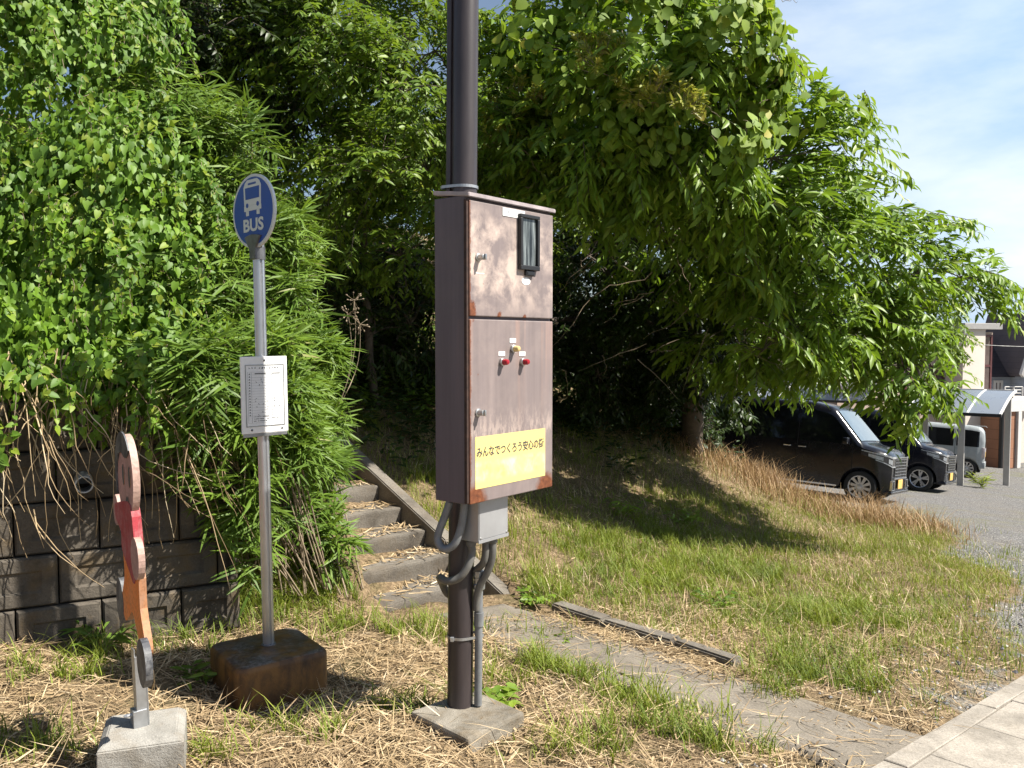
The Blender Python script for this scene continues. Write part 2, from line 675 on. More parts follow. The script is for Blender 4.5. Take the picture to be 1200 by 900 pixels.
def worn_paint(name, col, worn, amount=0.35, scale=14):
    """old brush paint on plywood, rubbed through in places"""
    m, nt, b = new_mat(name)
    oc = nt.objco()
    n = nt.noise(nt.vmap(oc, (1, 1, 0.55)), scale, 8, 0.7, 0.4)
    f = nt.ramp(n, [(0.44, 0.0), (0.60, amount)])
    c = nt.mix(f, col, worn)
    n2 = nt.noise(oc, 70, 3, 0.6)
    c = nt.mix(nt.ramp(n2, [(0.45, 0.0), (0.7, 0.6)]), c, tuple(x * 0.45 for x in col))
    setb(nt, b, "Base Color", c)
    b.inputs["Roughness"].default_value = 0.6
    setb(nt, b, "Normal", nt.bump(n, 0.35, 0.004))
    return m


M["skin_paint"] = worn_paint("pink_paint", (0.46, 0.25, 0.22), (0.30, 0.17, 0.145), 0.7)
M["hair_paint"] = worn_paint("black_paint", (0.035, 0.035, 0.038), (0.16, 0.15, 0.14), 0.7, 18)
M["red_paint"] = worn_paint("red_paint", (0.33, 0.025, 0.035), (0.38, 0.15, 0.15), 0.75, 26)
M["orange_paint"] = worn_paint("orange_paint", (0.78, 0.20, 0.025), (0.60, 0.30, 0.15), 0.4, 10)
M["ply_edge"] = worn_paint("plywood_edge", (0.48, 0.27, 0.17), (0.25, 0.17, 0.12), 0.6, 12)
M["skin_edge"] = worn_paint("pink_edge", (0.46, 0.30, 0.25), (0.33, 0.22, 0.17), 0.7, 14)
M["orange_edge"] = worn_paint("orange_edge", (0.42, 0.19, 0.085), (0.30, 0.18, 0.12), 0.7, 14)
M["shoe_paint"] = worn_paint("grey_shoe_paint", (0.05, 0.052, 0.06), (0.2, 0.2, 0.2), 0.7, 24)

# rust stained block under the bus stop
m, nt, b = new_mat("rust_stained_block")
oc = nt.objco()
n = nt.noise(nt.vmap(oc, (1, 1, 0.5)), 9, 7, 0.65, 0.4)
c = nt.ramp(n, [(0.32, (0.022, 0.013, 0.008)), (0.45, (0.075, 0.035, 0.011)), (0.58, (0.16, 0.075, 0.017)), (0.8, (0.25, 0.125, 0.035))])
sx = nt.node("ShaderNodeSeparateXYZ")
nt.link(oc, sx.inputs[0])
nrmz = nt.node("ShaderNodeNewGeometry")
sn = nt.node("ShaderNodeSeparateXYZ")
nt.link(nrmz.outputs["Normal"], sn.inputs[0])
pit = nt.noise(oc, 55, 4, 0.7)
topf = nt.math("MULTIPLY", nt.ramp(sn.outputs["Z"], [(0.75, 0.0), (0.95, 1.0)]), nt.ramp(nt.noise(oc, 7, 4, 0.6), [(0.35, 0.0), (0.6, 0.85)]))
c = nt.mix(topf, c, nt.ramp(pit, [(0.35, (0.03, 0.028, 0.025)), (0.7, (0.19, 0.18, 0.17))]))
setb(nt, b, "Base Color", c)
b.inputs["Roughness"].default_value = 0.55
setb(nt, b, "Normal", nt.bump(pit, 0.3, 0.004))
M["rust_block"] = m

# brown pole paint
m, nt, b = new_mat("dark_brown_pole_paint")
oc = nt.objco()
n = nt.noise(nt.vmap(oc, (6, 6, 1)), 3, 6, 0.6)
c = nt.ramp(n, [(0.3, (0.030, 0.024, 0.025)), (0.6, (0.048, 0.038, 0.039)), (0.8, (0.07, 0.057, 0.055))])
n2 = nt.noise(oc, 40, 4, 0.7)
c = nt.mix(nt.ramp(n2, [(0.66, 0.0), (0.72, 0.5)]), c, (0.10, 0.06, 0.04))
setb(nt, b, "Base Color", c)
b.inputs["Roughness"].default_value = 0.38
setb(nt, b, "Normal", nt.bump(n2, 0.06, 0.003))
M["pole"] = m

# cabinet paint: chalked mauve-brown, rust creeping from the edges
CW, CD, CH = 0.575, 0.18, 1.255


def cabinet_paint(name, base, chalk, chalk_amt, corner_rust):
    m, nt, b = new_mat(name)
    oc = nt.objco()
    sx = nt.node("ShaderNodeSeparateXYZ")
    nt.link(oc, sx.inputs[0])
    X, Z = sx.outputs["X"], sx.outputs["Z"]
    Zn = nt.math("MULTIPLY", Z, 0.75)
    streak = nt.noise(nt.vmap(oc, (22, 22, 1.2)), 1.0, 5, 0.65)
    n = nt.noise(oc, 9, 7, 0.66, 0.25)
    nbig = nt.noise(oc, 3.5, 4, 0.5, 0.5)
    c = nt.ramp(streak, [(0.3, tuple(x * 0.86 for x in base)), (0.7, tuple(x * 1.14 for x in base))])
    up = nt.ramp(Zn, [(0.565, 0.10), (0.68, 1.0), (0.84, 1.0), (0.91, 0.25)])
    cf = nt.math("MULTIPLY", nt.ramp(n, [(0.40, 0.0), (0.60, 1.0)]), nt.ramp(nbig, [(0.33, 0.0), (0.5, 1.0)]))
    low = nt.math("MULTIPLY", nt.ramp(Z, [(0.24, 0.0), (0.28, 1.0), (0.33, 0.6), (0.40, 0.0)]), nt.ramp(nt.noise(nt.vmap(oc, (3, 3, 1)), 18, 4, 0.7), [(0.45, 0.0), (0.6, 1.0)]))
    cf = nt.math("ADD", nt.math("MULTIPLY", cf, up), nt.math("MULTIPLY", low, 0.5), clamp=True)
    cf = nt.math("MULTIPLY", cf, chalk_amt)
    c = nt.mix(cf, c, chalk)
    # pale and rusty runs under the lamps and the door gap
    run = nt.math("MULTIPLY", nt.ramp(nt.noise(nt.vmap(oc, (17, 17, 0.6), loc=(3, 0, 0)), 1.0, 3, 0.6), [(0.52, 0.0), (0.68, 1.0)]), nt.ramp(Z, [(0.28, 0.1), (0.70, 1.0), (0.745, 1.0), (0.76, 0.0)]))
    c = nt.mix(nt.math("MULTIPLY", run, 0.45 * min(1, chalk_amt)), c, (0.42, 0.25, 0.19))
    rust = nt.ramp(nt.noise(oc, 45, 6, 0.7), [(0.3, (0.07, 0.022, 0.010)), (0.55, (0.17, 0.055, 0.022)), (0.8, (0.27, 0.11, 0.05))])

    def blob(px, pz, r, soft):
        dx = nt.math("SUBTRACT", X, px)
        dz = nt.math("SUBTRACT", Z, pz)
        dd = nt.math("SQRT", nt.math("ADD", nt.math("MULTIPLY", dx, dx), nt.math("MULTIPLY", dz, dz)))
        dd = nt.math("ADD", dd, nt.math("MULTIPLY", nt.math("SUBTRACT", n, 0.5), 0.10))
        return nt.ramp(nt.math("DIVIDE", dd, r), [(1 - soft, 1.0), (1.0, 0.0)])
    f = None
    if corner_rust:
        for bx, bz, r in ((0.035, 0.0, 0.095), (CW - 0.055, 0.0, 0.078), (0.015, 0.785, 0.035), (0.20, 0.766, 0.016), (0.37, 0.766, 0.014)):
            g = blob(bx, bz, r, 0.35)
            f = g if f is None else nt.math("MAXIMUM", f, g)
        edge = nt.math("SUBTRACT", X, nt.math("MULTIPLY", nt.noise(nt.vmap(oc, (1, 1, 6)), 3, 5, 0.7), 0.032))
        f = nt.math("MAXIMUM", f, nt.ramp(edge, [(0.0, 0.8), (0.004, 0.0)]))
        f = nt.math("MAXIMUM", f, nt.ramp(nt.noise(oc, 24, 3, 0.5), [(0.74, 0.0), (0.78, 0.8)]))
        c = nt.mix(f, c, rust)
    setb(nt, b, "Base Color", c)
    b.inputs["Roughness"].default_value = 0.5
    b.inputs["Specular IOR Level"].default_value = 0.4
    setb(nt, b, "Normal", nt.bump(nt.noise(oc, 90, 3, 0.6), 0.05, 0.003))
    return m


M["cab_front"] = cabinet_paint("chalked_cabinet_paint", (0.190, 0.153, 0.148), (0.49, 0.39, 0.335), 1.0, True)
M["cab_side_shade"] = cabinet_paint("cabinet_side_shade_paint", (0.105, 0.085, 0.097), (0.15, 0.12, 0.12), 0.25, False)  # same paint darkened to put the unlit side's shade into its colour
M["cab_top"] = simple("cabinet_top_paint", (0.34, 0.29, 0.29), 0.5, var=0.25, scale=12)
M["cab_rust"] = simple("rusty_edge", (0.04, 0.02, 0.014), 0.8, var=0.7, scale=30)

# yellow sticker
m, nt, b = new_mat("faded_yellow_sticker")
oc = nt.objco()
n = nt.noise(nt.vmap(oc, (1, 1, 0.5)), 16, 6, 0.65, 0.5)
sx = nt.node("ShaderNodeSeparateXYZ")
nt.link(oc, sx.inputs[0])
lowf = nt.math("MULTIPLY", nt.ramp(sx.outputs["Z"], [(0.08, 0.0), (0.10, 1.0), (0.155, 1.0), (0.175, 0.0)]), nt.ramp(n, [(0.40, 0.2), (0.6, 1.0)]))
c = nt.mix(lowf, (0.74, 0.58, 0.20), nt.ramp(nt.noise(oc, 12, 3, 0.6), [(0.35, (0.66, 0.64, 0.16)), (0.6, (0.74, 0.70, 0.42))]))
setb(nt, b, "Base Color", c)
b.inputs["Roughness"].default_value = 0.5
M["sticker"] = m

# meter window glass, streaked with dirt
m, nt, b = new_mat("dirty_meter_glass")
oc = nt.objco()
n = nt.noise(nt.vmap(oc, (45, 45, 3)), 1.0, 5, 0.6, 0.2)
c = nt.ramp(n, [(0.46, (0.012, 0.015, 0.016)), (0.62, (0.16, 0.18, 0.18)), (0.75, (0.42, 0.44, 0.44))])
setb(nt, b, "Base Color", c)
b.inputs["Roughness"].default_value = 0.15
M["meter_glass"] = m

# ground: straw-strewn soil, grass bank, gravel
m, nt, b = new_mat("ground_surface")
oc = nt.objco()
gv = nt.attr("gravel")
fine = nt.noise(oc, 38, 6, 0.7)
mid = nt.noise(oc, 4.5, 6, 0.6)
soil = nt.ramp(fine, [(0.3, (0.07, 0.048, 0.028)), (0.5, (0.20, 0.142, 0.082)), (0.7, (0.38, 0.275, 0.165))])
soil = nt.mix(nt.ramp(mid, [(0.45, 0.0), (0.7, 0.7)]), soil, nt.ramp(fine, [(0.3, (0.035, 0.04, 0.014)), (0.7, (0.13, 0.12, 0.05))]))
vor = nt.node("ShaderNodeTexVoronoi")
vor.inputs["Scale"].default_value = 48
nt.link(oc, vor.inputs["Vector"])
vor2 = nt.node("ShaderNodeTexVoronoi")
vor2.inputs["Scale"].default_value = 75
nt.link(oc, vor2.inputs["Vector"])
sc_ = nt.node("ShaderNodeSeparateColor")
nt.link(vor.outputs["Color"], sc_.inputs[0])
stone = nt.ramp(sc_.outputs[0], [(0.0, (0.11, 0.11, 0.115)), (0.5, (0.21, 0.206, 0.20)), (0.85, (0.27, 0.258, 0.24)), (1.0, (0.36, 0.35, 0.33))])
stone = nt.mix(nt.ramp(vor.outputs["Distance"], [(0.35, 0.0), (0.62, 0.6)]), stone, (0.13, 0.12, 0.11))
stone = nt.mix(nt.ramp(nt.noise(oc, 1.1, 5, 0.6), [(0.45, 0.0), (0.7, 0.55)]), stone, (0.20, 0.175, 0.14))
moss = nt.math("MULTIPLY", nt.ramp(nt.noise(oc, 0.55, 5, 0.65), [(0.55, 0.0), (0.68, 0.7)]), nt.ramp(fine, [(0.4, 0.2), (0.6, 1.0)]))
stone = nt.mix(moss, stone, (0.16, 0.17, 0.05))
gm = nt.math("ADD", gv, nt.math("MULTIPLY", nt.math("SUBTRACT", mid, 0.5), 0.9), clamp=True)
gm = nt.ramp(gm, [(0.38, 0.0), (0.6, 1.0)])
setb(nt, b, "Base Color", nt.mix(gm, soil, stone))
b.inputs["Roughness"].default_value = 0.95
b.inputs["Specular IOR Level"].default_value = 0.2
hgt = nt.mix(gm, fine, nt.math("SUBTRACT", 1.0, nt.math("ADD", nt.math("MULTIPLY", vor.outputs["Distance"], 0.8), nt.math("MULTIPLY", vor2.outputs["Distance"], 0.4))))
setb(nt, b, "Normal", nt.bump(hgt, 0.9, 0.03))
M["ground"] = m

# ------------------------------------------------------------------ ground sheet
xs = np.concatenate([np.linspace(-260, -12, 34)[:-1], np.arange(-12, -4, 0.25), np.arange(-4, 7, 0.07), np.arange(7, 22, 0.3), np.linspace(22, 320, 40)])
ys = np.concatenate([np.linspace(-60, 1.5, 20)[:-1], np.arange(1.5, 13, 0.07), np.arange(13, 45, 0.35), np.linspace(45, 520, 46)])
GX, GY = np.meshgrid(xs, ys, indexing="ij")
GZ = H(GX, GY)
ko = kerb_off(GX, GY)
GZ = np.where(ko < 0.05, np.minimum(GZ, plane(GX, GY)) - 0.10 * sm(-ko, -0.05, 0.02), GZ)
pq, pt = path_uv(GX, GY)
inp = sm(pq, -STAIR_W + 0.02, -STAIR_W + 0.1) * (1 - sm(pq, -0.12, -0.02)) * sm(pt, 0.0, 0.1) * (1 - sm(pt, 3.3, 3.5))
GZ = GZ - 0.02 * inp
acc = Acc()
nx, ny = GX.shape
i0 = (np.arange(nx - 1)[:, None] * ny + np.arange(ny - 1)[None, :]).ravel()
acc.add(np.stack([GX, GY, GZ], -1).reshape(-1, 3), None, np.stack([i0, i0 + ny, i0 + ny + 1, i0 + 1], -1))
ground = acc.build("ground", M["ground"])
ga = ground.data.attributes.new("gravel", "FLOAT", "POINT")
ga.data.foreach_set("value", gravel_mask(GX, GY).ravel().astype(np.float32))
tag(ground, "sloping ground of dry straw, rough grass and grey gravel", "ground", kind="structure")

# ------------------------------------------------------------------ pavement by the road
bm = bmesh.new()
kn = Vector((KD[1], -KD[0]))       # towards the road


def kpt(t, o, dz=0.0):
    x = KP[0] + KD[0] * t + kn.x * o
    y = KP[1] + KD[1] * t + kn.y * o
    return Vector((x, y, float(plane(x, y)) + 0.035 + dz))


def slab(bm, t0, t1, o0, o1, dz=0.0, drop=0.16):
    top = [kpt(t0, o0, dz), kpt(t1, o0, dz), kpt(t1, o1, dz), kpt(t0, o1, dz)]
    a = [bm.verts.new(p + Vector((random.uniform(-.004, .004), random.uniform(-.004, .004), random.uniform(-.003, .003)))) for p in top]
    c = [bm.verts.new(v.co - Vector((0, 0, drop))) for v in a]
    f = bm.faces.new(a)
    bm.faces.new(c[::-1])
    for i in range(4):
        bm.faces.new((a[i], c[i], c[(i + 1) % 4], a[(i + 1) % 4]))
    bmesh.ops.bevel(bm, geom=list(f.edges), offset=0.004, segments=1, affect="EDGES")


for k in range(-9, 40):
    t0 = -0.03 + 0.6 * k
    slab(bm, t0 + 0.0015, t0 + 0.5985, 0.0, 0.097)
obj("kerb", bm, M["slab"])["kind"] = "structure"
bm = bmesh.new()
for k in range(-6, 20):
    t0 = 0.22 + 1.2 * k
    slab(bm, t0 + 0.0015, t0 + 0.5985, 0.101, 0.80, -0.004)
    slab(bm, t0 + 0.6015, t0 + 1.1985, 0.101, 0.80, -0.006)
    slab(bm, t0 + 0.0015, t0 + 1.1985, 0.804, 2.2, -0.005)
obj("pavement", bm, M["slab"])["kind"] = "structure"

# ------------------------------------------------------------------ concrete path below the stairs
acc = Acc()
tt = np.arange(0.08, 3.65, 0.05)
qq = np.linspace(-0.86, -0.14, 26)
TT, QQ = np.meshgrid(tt, qq, indexing="ij")
edge = 0.05 * np.sin(TT * 5.1) + 0.03 * np.sin(TT * 13)
QE = QQ + edge * np.where(np.arange(len(qq)) < 6, 1, 0)[None, :] - 0.02 * np.sin(TT * 8) * np.where(np.arange(len(qq)) > 20, 1, 0)[None, :]
PX = SB[0] - SU[0] * TT + SR[0] * QE
PY = SB[1] - SU[1] * TT + SR[1] * QE
PZ = plane(PX, PY) + 0.012 + 0.006 * np.sin(PX * 3 + PY * 2)
PZ[:, 0] -= 0.08
PZ[:, -1] -= 0.08
PZ[0] -= 0.08
PZ[-1] -= 0.08
na, nb = TT.shape
i0 = (np.arange(na - 1)[:, None] * nb + np.arange(nb - 1)[None, :]).ravel()
acc.add(np.stack([PX, PY, PZ], -1).reshape(-1, 3), None, np.stack([i0, i0 + nb, i0 + nb + 1, i0 + 1], -1))
m, nt, b = new_mat("cracked_path")
oc = nt.objco()
base_c = nt.ramp(nt.noise(oc, 95, 3, 0.7), [(0.3, (0.135, 0.116, 0.092)), (0.7, (0.265, 0.23, 0.185))])
base_c = nt.mix(nt.ramp(nt.noise(oc, 2.2, 7, 0.65, 0.3), [(0.4, 0.0), (0.7, 0.7)]), base_c, (0.085, 0.07, 0.052))
v = nt.node("ShaderNodeTexVoronoi", feature="DISTANCE_TO_EDGE")
v.inputs["Scale"].default_value = 1.7
wv = nt.node("ShaderNodeVectorMath", operation="ADD")
nn = nt.node("ShaderNodeTexNoise")
nn.inputs["Scale"].default_value = 5
nt.link(oc, nn.inputs["Vector"])
nt.link(oc, wv.inputs[0])
sv = nt.node("ShaderNodeVectorMath", operation="SCALE")
sv.inputs["Scale"].default_value = 0.25
nt.link(nn.outputs["Color"], sv.inputs[0])
nt.link(sv.outputs[0], wv.inputs[1])
nt.link(wv.outputs[0], v.inputs["Vector"])
crack = nt.math("MULTIPLY", nt.ramp(v.outputs["Distance"], [(0.002, 0.8), (0.007, 0.0)]), nt.ramp(nt.noise(oc, 1.4, 2, 0.5), [(0.55, 0.0), (0.6, 1.0)]))
setb(nt, b, "Base Color", nt.mix(crack, base_c, (0.025, 0.02, 0.015)))
b.inputs["Roughness"].default_value = 0.9
setb(nt, b, "Normal", nt.bump(nt.math("SUBTRACT", nt.noise(oc, 80, 4, 0.7), nt.math("MULTIPLY", crack, 2)), 0.5, 0.008))
pth = acc.build("path", m)
tag(pth, "cracked grey concrete path at the foot of the stairs", "path", kind="structure")

# low kerb along the path
bm = bmesh.new()
for (a0, a1) in ((0.42, 0.86), (0.875, 1.40), (1.415, 1.82)):
    def cp(t, q, z):
        x = SB[0] - SU[0] * t + SR[0] * q
        y = SB[1] - SU[1] * t + SR[1] * q
        return Vector((x, y, float(plane(x, y)) + z))
    jt = random.uniform(-.008, .008)
    vs = [bm.verts.new(cp(t, q, z)) for t in (a0, a1) for q in (-0.02 + jt, 0.10 + jt) for z in (-0.1, 0.06 - 0.03 * (t > 1.9) + random.uniform(-.012, .008))]
    for f in [(0, 1, 3, 2), (4, 6, 7, 5), (0, 4, 5, 1), (2, 3, 7, 6), (0, 2, 6, 4), (1, 5, 7, 3)]:
        bm.faces.new([vs[i] for i in f])
bmesh.ops.bevel(bm, geom=bm.edges[:], offset=0.012, segments=2, affect="EDGES")
kb = obj("path_edging", bm, M["stair"])
tag(kb, "low broken concrete edging along the path below the stairs", "edging")

# ------------------------------------------------------------------ stairs
RISE, RUN = 0.14, 0.31
z0 = -0.215
st = thing("concrete_stairs", "weathered concrete stairs climbing the bank beside the block wall", "stairs", (SB[0], SB[1], z0), math.radians(135))
# local axes: x up the stairs, y to the LEFT of the climber (towards -SR)
for k in range(9):
    bm = bmesh.new()
    x0 = k * RUN
    box(bm, x0, x0 + RUN + 0.10, 0.005, STAIR_W, k * RISE - 0.22, k * RISE, 0.0)
    bmesh.ops.subdivide_edges(bm, edges=bm.edges[:], cuts=5, use_grid_fill=True)
    for vv in bm.verts:
        vv.co += Vector((random.uniform(-.006, .006), 0, random.uniform(-.004, .004)))
        if vv.co.x < x0 + 0.02 and vv.co.z < k * RISE - 0.05:
            vv.co.x += 0.035 * (k * RISE - vv.co.z) / 0.2
    es = [e for e in bm.edges if e.is_manifold and e.calc_face_angle(0) > 0.8]
    bmesh.ops.bevel(bm, geom=es, offset=0.008, segments=2, affect="EDGES")
    obj("step", bm, M["stair"], st, smooth=True)
bm = bmesh.new()
sl = RISE / RUN
for (xa, xb) in ((-0.42, 0.7), (0.705, 1.95), (1.955, 3.0)):
    zt = lambda x: (x * sl + 0.055)
    vs = [bm.verts.new(p) for p in ((xa, -0.115, zt(xa) - 0.5), (xb, -0.115, zt(xb) - 0.5), (xb, -0.115, zt(xb)), (xa, -0.115, zt(xa)),
                                    (xa, 0.0, zt(xa) - 0.5), (xb, 0.0, zt(xb) - 0.5), (xb, 0.0, zt(xb)), (xa, 0.0, zt(xa)))]
    for f in ((0, 1, 2, 3), (4, 7, 6, 5), (0, 4, 5, 1), (3, 2, 6, 7), (0, 3, 7, 4), (1, 5, 6, 2)):
        bm.faces.new([vs[i] for i in f])
bmesh.ops.bevel(bm, geom=bm.edges[:], offset=0.009, segments=2, affect="EDGES")
obj("stringer", bm, M["stair"], st)
bm = bmesh.new()
vs = [bm.verts.new(p) for p in ((0.6, STAIR_W + 0.002, -0.2), (3.0, STAIR_W + 0.002, 0.4), (3.0, STAIR_W + 0.002, zt(3.0)), (0.6, STAIR_W + 0.002, zt(0.6)),
                                (0.6, STAIR_W + 0.12, -0.2), (3.0, STAIR_W + 0.12, 0.4), (3.0, STAIR_W + 0.12, zt(3.0)), (0.6, STAIR_W + 0.12, zt(0.6)))]
for f in ((0, 1, 2, 3), (4, 7, 6, 5), (0, 4, 5, 1), (3, 2, 6, 7), (0, 3, 7, 4), (1, 5, 6, 2)):
    bm.faces.new([vs[i] for i in f])
obj("stringer", bm, M["stair"], st)

# ------------------------------------------------------------------ retaining wall of dished blocks
wz0 = 0.09
WANG = math.atan2(WD[1], WD[0])
wl = thing("retaining_wall", "dark stained retaining wall of dished concrete blocks under the vines", "wall", (WP[0], WP[1], wz0), WANG)
bm = bmesh.new()
BW, BH = 0.39, 0.262
WL0, WL1 = -3.2, 1.12
for r in range(5):
    zz = r * BH
    yb = r * 0.018          # batter
    x = WL0 - (BW / 2 if r % 2 else 0) + 0.11
    while x < WL1:
        xa, xb = max(x, WL0 - 0.3) + 0.004, min(x + BW, WL1) - 0.004
        if xb - xa > 0.08:
            o_ = random.uniform(-.006, .006)
            za, zb = zz + 0.004, zz + BH - 0.004
            # outer frame ring then a dished panel
            f = 0.07
            ring = [(xa, za), (xb, za), (xb, zb), (xa, zb)]
            inn = [(xa + f, za + f), (xb - f, za + f), (xb - f, zb - f), (xa + f, zb - f)]
            v0 = [bm.verts.new((px, yb + o_ + 0.012, pz)) for px, pz in ring]
            v0b = [bm.verts.new((px + (0.01 if px == xa else -0.01), yb + o_, pz + (0.01 if pz == za else -0.01))) for px, pz in ring]
            back = [bm.verts.new((px, yb + 0.30, pz)) for px, pz in ring]
            v1 = [bm.verts.new((px, yb + o_, pz)) for px, pz in inn]
            v2 = [bm.verts.new((px + (0.012 if px == xa + f else -0.012), yb + o_ + 0.011 + random.uniform(-.003, .004), pz + (0.012 if pz == za + f else -0.012))) for px, pz in inn]
            for i in range(4):
                j = (i + 1) % 4
                bm.faces.new((back[i], back[j], v0[j], v0[i]))
                bm.faces.new((v0[i], v0[j], v0b[j], v0b[i]))
                bm.faces.new((v0b[i], v0b[j], v1[j], v1[i]))
                bm.faces.new((v1[i], v1[j], v2[j], v2[i]))
            bm.faces.new(v2)
            bm.faces.new(back[::-1])
        x += BW
box(bm, WL0, WL1 - 0.02, 0.14, 0.34, -0.3, 5 * BH - 0.02)
obj("block_facing", bm, M["block"], wl)
# drain pipe sticking out of the second joint
pp = at(98, 565, 4.32)
loc = Matrix.Rotation(-WANG, 4, "Z") @ (pp - Vector((WP[0], WP[1], wz0)))
bm = bmesh.new()
prof = [(-0.09, 0.036), (-0.09, 0.043), (0.3, 0.043), (0.3, 0.036)]
lathe(bm, prof, "y", 24, (loc.x, loc.y, loc.z))
for f in list(bm.faces):
    if len(f.verts) > 4:
        bm.faces.remove(f)
lathe(bm, [(0.10, 0.0363), (0.105, 0.0363)], "y", 24, (loc.x, loc.y, loc.z))
obj("drain_pipe", bm, M["pale_pvc"], wl, smooth=True)
# ------------------------------------------------------------------ dark steel pole
PC = Vector((-0.232, 3.72))
gz = Hs(PC.x, PC.y)
zbt = at(538, 828, 3.68).z
tp = thing("steel_pole", "dark brown steel pole on a square concrete footing", "pole", (PC.x, PC.y, gz))
tp.rotation_euler = (0, 0.011, 0)
bm = bmesh.new()
lathe(bm, [(zbt - gz - 0.2, 0.057), (5.4, 0.054), (5.42, 0.05)], "z", 40)
obj("pole_shaft", bm, M["pole"], tp, smooth=True)
# footing
fc = at(548, 856, 3.45)
bm = bmesh.new()
box(bm, -0.178, 0.178, -0.178, 0.178, -0.25, zbt - gz, 0.014, 2, 0.008)
bmesh.ops.rotate(bm, verts=bm.verts, cent=(0, 0, 0), matrix=Matrix.Rotation(math.radians(47), 3, "Z"))
bmesh.ops.translate(bm, verts=bm.verts, vec=(0.045, -0.075, 0))
obj("footing", bm, M["old_concrete"], tp)
# conduits
bm = bmesh.new()
tube(bm, [(-0.066, -0.004, 2.22 - gz), (-0.066, -0.004, 5.3)], 0.0135, 12)
obj("conduit", bm, M["pole"], tp, smooth=True)
bm = bmesh.new()
cx = 0.081
tube(bm, [(cx, -0.02, zbt - gz), (cx, -0.02, 0.62)], 0.0175, 14)
tube(bm, [(cx, -0.02, 0.42), (cx, -0.02, 0.48)], 0.022, 14)
obj("conduit", bm, M["grey_pvc"], tp, smooth=True, label="grey conduit running up beside the pole from its footing")
bm = bmesh.new()
lathe(bm, [(0.60, 0.021), (0.605, 0.026), (0.625, 0.026), (0.63, 0.022), (0.655, 0.022), (0.66, 0.026), (0.685, 0.026), (0.69, 0.02)], "z", 8, (cx, -0.02, -0.02))
obj("coupling", bm, M["galv"], tp, smooth=True)
for zc, nm in ((at(540, 746, 3.7).z, "strap"), (at(540, 219, 3.7).z, "strap")):
    bm = bmesh.new()
    lo = zc - gz
    pts = []
    sgn = 1 if lo < 1 else -1
    for k in range(33):
        a = 2 * PI * k / 32
        r = 0.0595
        x, y = r * math.cos(a), r * math.sin(a)
        ext = max(0, math.cos(a) * sgn)
        pts.append((x + sgn * 0.042 * ext ** 6, y, lo))
    for a_, b_ in zip(pts, pts[1:]):
        p, q = Vector(a_), Vector(b_)
        v4 = [bm.verts.new(p + Vector((0, 0, -.006))), bm.verts.new(q + Vector((0, 0, -.006))), bm.verts.new(q + Vector((0, 0, .006))), bm.verts.new(p + Vector((0, 0, .006)))]
        bm.faces.new(v4)
    bmesh.ops.remove_doubles(bm, verts=bm.verts, dist=1e-5)
    bmesh.ops.solidify(bm, geom=bm.faces[:], thickness=-0.0015)
    if lo < 1:
        box(bm, -0.042, -0.026, -0.062, -0.05, lo - 0.010, lo + 0.010, 0.002)
    obj(nm, bm, M["galv"], tp)

# ------------------------------------------------------------------ electrical cabinet
CA = math.radians(51)
c0 = at(548, 592, 3.42)
cab = thing("electrical_cabinet", "rusty brown steel cabinet hung on the dark pole, with two locked doors", "cabinet", c0, CA)


def cloc(s, d, z):
    """cabinet-local to world"""
    return c0 + Vector((math.cos(CA) * s - math.sin(CA) * d, math.sin(CA) * s + math.cos(CA) * d, z))


def cinv(p):
    q = p - c0
    return Vector((math.cos(CA) * q.x + math.sin(CA) * q.y, -math.sin(CA) * q.x + math.cos(CA) * q.y, q.z))


bm = bmesh.new()
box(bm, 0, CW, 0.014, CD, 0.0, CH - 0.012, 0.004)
obj("cabinet_body", bm, M["cab_side_shade"], cab)
bm = bmesh.new()
vs = [(-0.004, -0.014, CH - 0.020), (CW + 0.006, -0.014, CH - 0.020), (CW + 0.006, CD + 0.004, CH + 0.004), (-0.004, CD + 0.004, CH + 0.004)]
lowv = [bm.verts.new(v) for v in vs]
hiv = [bm.verts.new((x, y, z + 0.018)) for x, y, z in vs]
bm.faces.new(lowv[::-1])
bm.faces.new(hiv)
for i in range(4):
    bm.faces.new((lowv[i], lowv[(i + 1) % 4], hiv[(i + 1) % 4], hiv[i]))
bmesh.ops.bevel(bm, geom=bm.edges[:], offset=0.003, segments=2, affect="EDGES")
obj("top_cap", bm, M["cab_top"], cab)
bm = bmesh.new()
box(bm, -0.003, 0.009, 0.0, 0.016, 0.004, CH - 0.028, 0.003)
obj("corner_trim", bm, M["cab_rust"], cab)
DZ = 0.757
bm = bmesh.new()
box(bm, 0.011, CW - 0.002, -0.004, 0.013, DZ + 0.006, CH - 0.030, 0.004)
d1 = obj("door", bm, M["cab_front"], cab, label="upper cabinet door with a dirty meter window and a white plate")
bm = bmesh.new()
box(bm, 0.011, CW - 0.002, -0.004, 0.013, 0.0, DZ - 0.006, 0.004)
d2 = obj("door", bm, M["cab_front"], cab, label="lower cabinet door with signal lamps, a yellow sticker and rusted corners")
